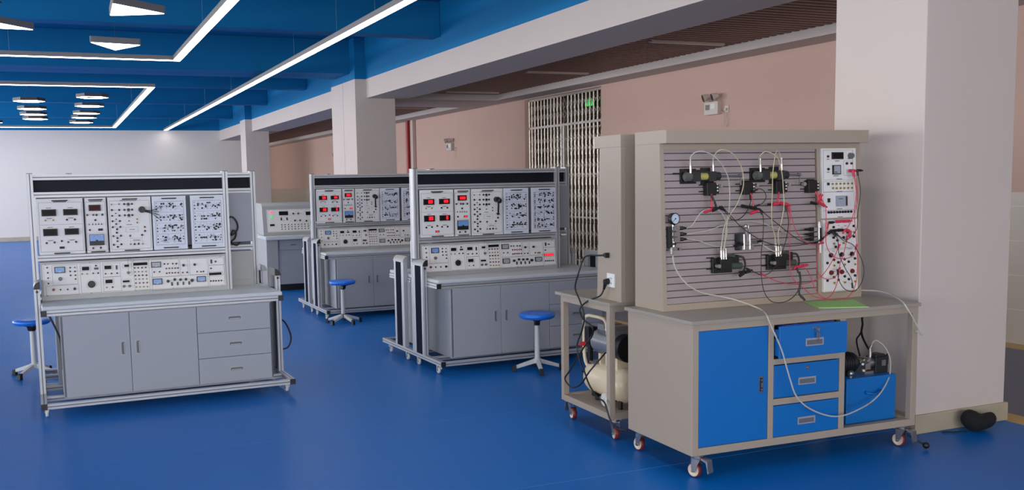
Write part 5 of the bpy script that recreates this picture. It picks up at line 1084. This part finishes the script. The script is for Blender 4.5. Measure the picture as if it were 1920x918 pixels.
# pump unit in the open bay
t, off = hthing('pump_unit', 'blue pump unit with a black pump in the bay right of the drawers', 'pump unit', (1.33, 0.3, 0.165))
b = MB(); b.box(1.145,1.521,0.10,0.50,0.1635,0.437); hobj(b,'tank',[M_BLUE],t,off,bevel=0.004)
b = MB(); b.tube([(1.285,0.10,0.35),(1.285,0.075,0.345),(1.34,0.07,0.338),(1.385,0.075,0.352),(1.385,0.10,0.355)],0.006,n=8,sub=3); hobj(b,'handle',[M_BLUE],t,off)
b = MB(); b.cyl((1.315,0.10,0.275),(1.315,0.09,0.275),0.009,n=10); hobj(b,'drain_plug',[M_CHROME],t,off)
b = MB(); b.cyl((1.14,0.22,0.508),(1.285,0.22,0.508),0.062,n=26); b.cyl((1.285,0.22,0.508),(1.312,0.22,0.508),0.062,0.045,n=26); b.box(1.17,1.26,0.17,0.27,0.437,0.46)
for k in range(7): b.cyl((1.15+0.018*k,0.22,0.508),(1.155+0.018*k,0.22,0.508),0.066,n=26)
hobj(b,'electric_motor',[mat('black_enamel',(30,31,33),0.35,var=0)],t,off)
b = MB(); b.cyl((1.312,0.2,0.505),(1.345,0.2,0.505),0.026,n=16); b.cyl((1.33,0.15,0.52),(1.345,0.15,0.525),0.016,n=12); b.cyl((1.31,0.15,0.505),(1.36,0.2,0.505),0.008,n=8); b.box(1.345,1.385,0.165,0.235,0.465,0.535); b.cyl((1.385,0.2,0.50),(1.418,0.2,0.50),0.030,n=18); b.box(1.345,1.415,0.17,0.23,0.4375,0.452); b.cyl((1.36,0.2,0.452),(1.36,0.2,0.465),0.02,n=12); hobj(b,'coupling',[M_STEEL],t,off)
b = MB(); b.box(1.418,1.515,0.16,0.24,0.438,0.535); b.prism([(1.418,0.535),(1.43,0.552),(1.49,0.552),(1.515,0.535)],'y',0.165,0.235); b.cyl((1.515,0.2,0.505),(1.53,0.19,0.51),0.010,n=10); b.prism([(1.515,0.50),(1.548,0.475),(1.552,0.545),(1.515,0.52)],'y',0.19,0.205); hobj(b,'pump_block',[mat('pump_black',(34,36,38),0.4,var=0.1)],t,off,bevel=0.004)
b = MB(); b.cyl((1.42,0.21,0.53),(1.42,0.21,0.565),0.013,n=12); b.cyl((1.42,0.21,0.565),(1.42,0.21,0.585),0.009,n=10); b.cyl((1.42,0.21,0.585),(1.430,0.21,0.60),0.007,n=8); hobj(b,'hose_fitting',[M_STEEL],t,off)
b = MB(); b.sphere((1.215,0.148,0.458),0.020,n=10); b.cyl((1.215,0.148,0.437),(1.215,0.148,0.455),0.014,n=12); hobj(b,'filler_cap',[M_CHROME],t,off)
b = MB(); b.box(1.465,1.495,0.157,0.161,0.48,0.515); hobj(b,'rating_plate',[M_STEEL],t,off)
b = MB(); b.tube([(1.56,0.50,0.85),(1.585,0.46,0.77),(1.58,0.45,0.72),(1.557,0.42,0.692),(1.511,0.38,0.653),(1.481,0.33,0.616),(1.44,0.25,0.58),(1.425,0.215,0.57)],0.0065,n=8); b.tube([(1.520,0.385,0.66),(1.49,0.375,0.635),(1.455,0.36,0.613),(1.435,0.33,0.572),(1.40,0.27,0.52),(1.36,0.24,0.50)],0.005,n=8)
htop(b,'power_cable',[M_BLACK],'black forked cable hanging from the table underside down to the pump','cable',(1.56,0.50,0.85))

# wall outlet plate and plugs on the left end of the rear workbench
t, off = hthing('socket_outlet', 'white wall socket on the left end of the rear grey workbench', 'socket outlet', (0.066, 0.995, 1.0))
XP = 0.0795
b = MB(); b.box(XP-0.010,XP-0.0005,0.951,1.040,0.960,1.046,0); 
for (y,z) in ((0.978,1.016),(0.990,1.016),(1.003,1.016),(0.982,0.985),(0.990,0.985)): b.box(XP-0.0108,XP-0.0098,y-0.002,y+0.002,z-0.005,z+0.004,1)
hobj(b,'face_plate',[M_PAPERW,M_INK],t,off,bevel=0.002)
t, off = hthing('power_plug', 'black plug in the white wall socket with its cord hanging down to the compressor', 'power plug', (0.06, 1.015, 0.99))
b = MB(); b.cyl((XP-0.010,1.018,0.995),(XP-0.04,1.018,0.992),0.020,0.017,n=16); b.cyl((XP-0.030,1.020,0.99),(XP-0.032,1.038,0.945),0.014,0.008,n=12); hobj(b,'plug_body',[M_BLACK],t,off)
b = MB(); b.tube([(XP-0.032,1.038,0.945),(0.03,1.06,0.90),(0.0,1.16,0.86),(-0.03,1.22,0.80),(-0.03,1.17,0.74),(-0.01,1.09,0.70),(0.0,1.11,0.64),(-0.02,1.18,0.56),(-0.03,1.27,0.46),(-0.03,1.38,0.36),(-0.03,1.44,0.30),(-0.02,1.36,0.26),(-0.01,1.25,0.30),(0.0,1.15,0.40),(0.06,1.12,0.48),(0.11,1.13,0.52)],0.0055,n=8,sub=5); hobj(b,'cord',[M_BLACK],t,off)
t, off = hthing('power_plug', 'black plug above the white socket, its cord leaving to the left', 'power plug', (0.07, 1.05, 1.155))
b = MB(); b.cyl((XP-0.012,1.035,1.158),(XP-0.014,1.062,1.158),0.015,0.013,n=14); b.box(XP-0.028,XP-0.0008,1.022,1.040,1.142,1.174); hobj(b,'plug_body',[M_BLACK],t,off)
b = MB(); b.tube([(XP-0.014,1.062,1.158),(0.06,1.14,1.15),(0.06,1.24,1.145),(0.05,1.31,1.12),(0.02,1.33,1.02),(-0.02,1.30,0.93),(-0.035,1.20,0.85),(-0.03,1.16,0.76),(-0.02,1.21,0.66),(-0.03,1.26,0.56),(-0.03,1.23,0.47),(-0.03,1.16,0.40),(-0.03,1.10,0.33),(-0.03,1.0,0.27),(-0.03,0.92,0.26),(-0.03,0.885,0.24),(-0.02,0.86,0.17),(-0.01,0.83,0.125),(0.0,0.77,0.11),(0.03,0.72,0.11)],0.0055,n=8,sub=5); hobj(b,'cord',[M_BLACK],t,off)
# air compressor on the shelf of the rear workbench
t, off = hthing('air_compressor', 'cream tank air compressor on the shelf of the rear workbench', 'air compressor', (0.20, 1.2, 0.163))
cx, cz, R = 0.205, 0.310, 0.112
b = MB(); b.lathe([(0,0.955),(0.05,0.960),(0.085,0.975),(0.105,1.0),(R,1.03),(R,1.395),(0.105,1.425),(0.085,1.45),(0.05,1.465),(0,1.47)],(cx,0,cz),'y',n=36)
b.cyl((cx,1.03,cz),(cx,1.034,cz),R+0.0015,n=36); b.cyl((cx,1.391,cz),(cx,1.395,cz),R+0.0015,n=36)
b.box(cx-0.05,cx+0.05,1.06,1.09,cz+0.09,cz+0.175); b.box(cx-0.05,cx+0.05,1.28,1.31,cz+0.09,cz+0.175); hobj(b,'tank',[M_CREAM],t,off)
b = MB(); b.tube([(cx-0.06,1.43,cz+0.06),(cx-0.06,1.47,cz+0.09),(cx-0.06,1.49,cz+0.16),(cx-0.06,1.49,0.66),(cx-0.06,1.475,0.70),(cx-0.06,1.43,0.722),(cx-0.06,1.34,0.727),(cx-0.06,1.25,0.727),(cx-0.06,1.20,0.715),(cx-0.06,1.175,0.66),(cx-0.06,1.175,cz+0.1)],0.012,n=12,sub=5); hobj(b,'handle',[M_CREAM],t,off)
b = MB(); b.cyl((cx-0.02,1.06,0.565),(cx-0.02,1.33,0.565),0.080,n=30); b.cyl((cx-0.02,1.33,0.565),(cx-0.02,1.37,0.565),0.080,0.05,n=30)
for k in range(9): b.box(cx-0.078,cx+0.078,1.085+0.022*k,1.090+0.022*k,0.60,0.652)
b.box(cx-0.07,cx+0.07,1.07,1.28,0.64,0.665); b.box(cx-0.075,cx+0.06,1.08,1.16,0.665,0.69); b.box(cx-0.075,cx+0.06,1.19,1.27,0.665,0.69)
hobj(b,'motor_head',[mat('cast_aluminium',(150,152,156),0.35,metal=0.6,var=0.05)],t,off)
b = MB(); b.cyl((cx,0.99,0.555),(cx,1.06,0.555),0.088,n=30); hobj(b,'fan_cover',[M_BLACK],t,off)
b = MB(); b.cyl((cx-0.03,1.075,cz+0.175),(cx-0.03,1.075,0.50),0.018,n=12); hobj(b,'rubber_mount',[M_BLACK],t,off); b = MB(); b.cyl((cx-0.03,1.295,cz+0.175),(cx-0.03,1.295,0.50),0.018,n=12); hobj(b,'rubber_mount',[M_BLACK],t,off)
b = MB(); b.box(cx-0.09,cx-0.02,1.375,1.43,0.54,0.65); b.box(cx-0.08,cx-0.05,1.38,1.41,cz+0.09,0.54); hobj(b,'pressure_switch',[M_BLACK],t,off,bevel=0.003)
b = MB(); b.cyl((cx-0.09,1.42,0.535),(cx-0.125,1.425,0.53),0.015,0.012,n=12); b.cyl((cx-0.06,1.41,0.56),(cx-0.1,1.42,0.535),0.005,n=6); hobj(b,'red_knob',[mat('bright_red',(210,30,40),0.4,var=0)],t,off)
b = MB(); b.box(cx-0.08,cx-0.0,1.30,1.38,cz+0.100,cz+0.116); hobj(b,'chrome_outlet',[M_CHROME],t,off)
b = MB(); b.cyl((cx-0.104,1.41,cz+0.04),(cx-0.118,1.415,cz+0.045),0.012,n=12); hobj(b,'relief_plug',[M_BLACK],t,off)
for (y) in (1.13,):
    for sx in (-1, 1):
        b = MB(); b.lathe([(0,-0.011),(0.036,-0.012),(0.043,-0.010),(0.045,0),(0.043,0.010),(0.036,0.012),(0,0.011)],(cx+sx*0.10,y,0.209),'x',n=26); b.cyl((cx+sx*0.112,y,0.209),(cx+sx*0.118,y,0.209),0.010,n=12); hobj(b,'wheel',[M_WHEELW],t,off)
b = MB(); b.box(cx-0.09,cx+0.09,1.10,1.16,0.196,0.215); b.box(cx-0.075,cx-0.02,1.31,1.36,0.19,0.225); b.cyl((cx-0.05,1.33,0.163),(cx-0.05,1.33,0.20),0.014,n=10); b.cyl((cx+0.05,1.02,0.163),(cx+0.05,1.02,0.235),0.014,n=10); b.cyl((cx-0.05,1.02,0.163),(cx-0.05,1.02,0.235),0.014,n=10); hobj(b,'rubber_foot',[M_BLACK],t,off)
# black pouch by the pillar
bm_ = MB(); bm_.sphere((0,0,0.052),1.0,n=14,sc=(0.098,0.06,0.052)); rnd = random.Random(4)
for v in bm_.bm.verts:
    u = v.co.x/0.098; v.co.z *= (1.0+0.22*max(0,-u)-0.25*math.exp(-((u-0.25)/0.35)**2)*(1 if v.co.z > 0.05 else 0)+0.10*math.exp(-((u-0.85)/0.25)**2)); v.co.y += 0.012*math.sin(3*u); v.co += Vector((0.003*math.sin(60*v.co.y), 0, 0.003*math.sin(70*v.co.x)*(v.co.z > 0.02)))
    v.co.z = max(v.co.z, 0.0)
o = bm_.obj('pouch', [M_BAG]); o.location = (5.29, 4.295, 0.0); o.rotation_euler = (0,0,-0.35); o.scale = (1.2,1.15,1.3); tag(o,'crumpled black cloth pouch on the floor against the white pillar base','pouch')
b = MB(); b.tube([(0.12,0.0,0.004),(0.09,0.012,0.004),(0.05,0.0,0.004),(0.01,0.008,0.004),(-0.02,0.0,0.004)],0.003,n=6); c = b.obj('drawstring', [M_BAG], o); c.location = (-0.19,-0.03,0); 
# loose black cables behind the left bench
for lb, pts in (('black cable loop hanging at the right end of the left bench',[(1.575,7.872,0.56),(1.643,7.872,0.519),(1.684,7.872,0.436),(1.695,7.872,0.369),(1.675,7.872,0.313),(1.643,7.872,0.293),(1.575,7.872,0.29)]),
                ('black cable slanting down inside the left end of the left bench',[(-0.13,7.74,0.728),(-0.11,7.74,0.70),(-0.075,7.74,0.61),(-0.048,7.74,0.52),(-0.044,7.74,0.40),(-0.044,7.74,0.30)])):
    b = MB(); c0 = Vector(pts[0]); b.tube([Vector(p)-c0 for p in pts],0.007,n=8); o = b.obj('power_cable',[M_BLACK]); o.location = c0; tag(o,lb,'cable')
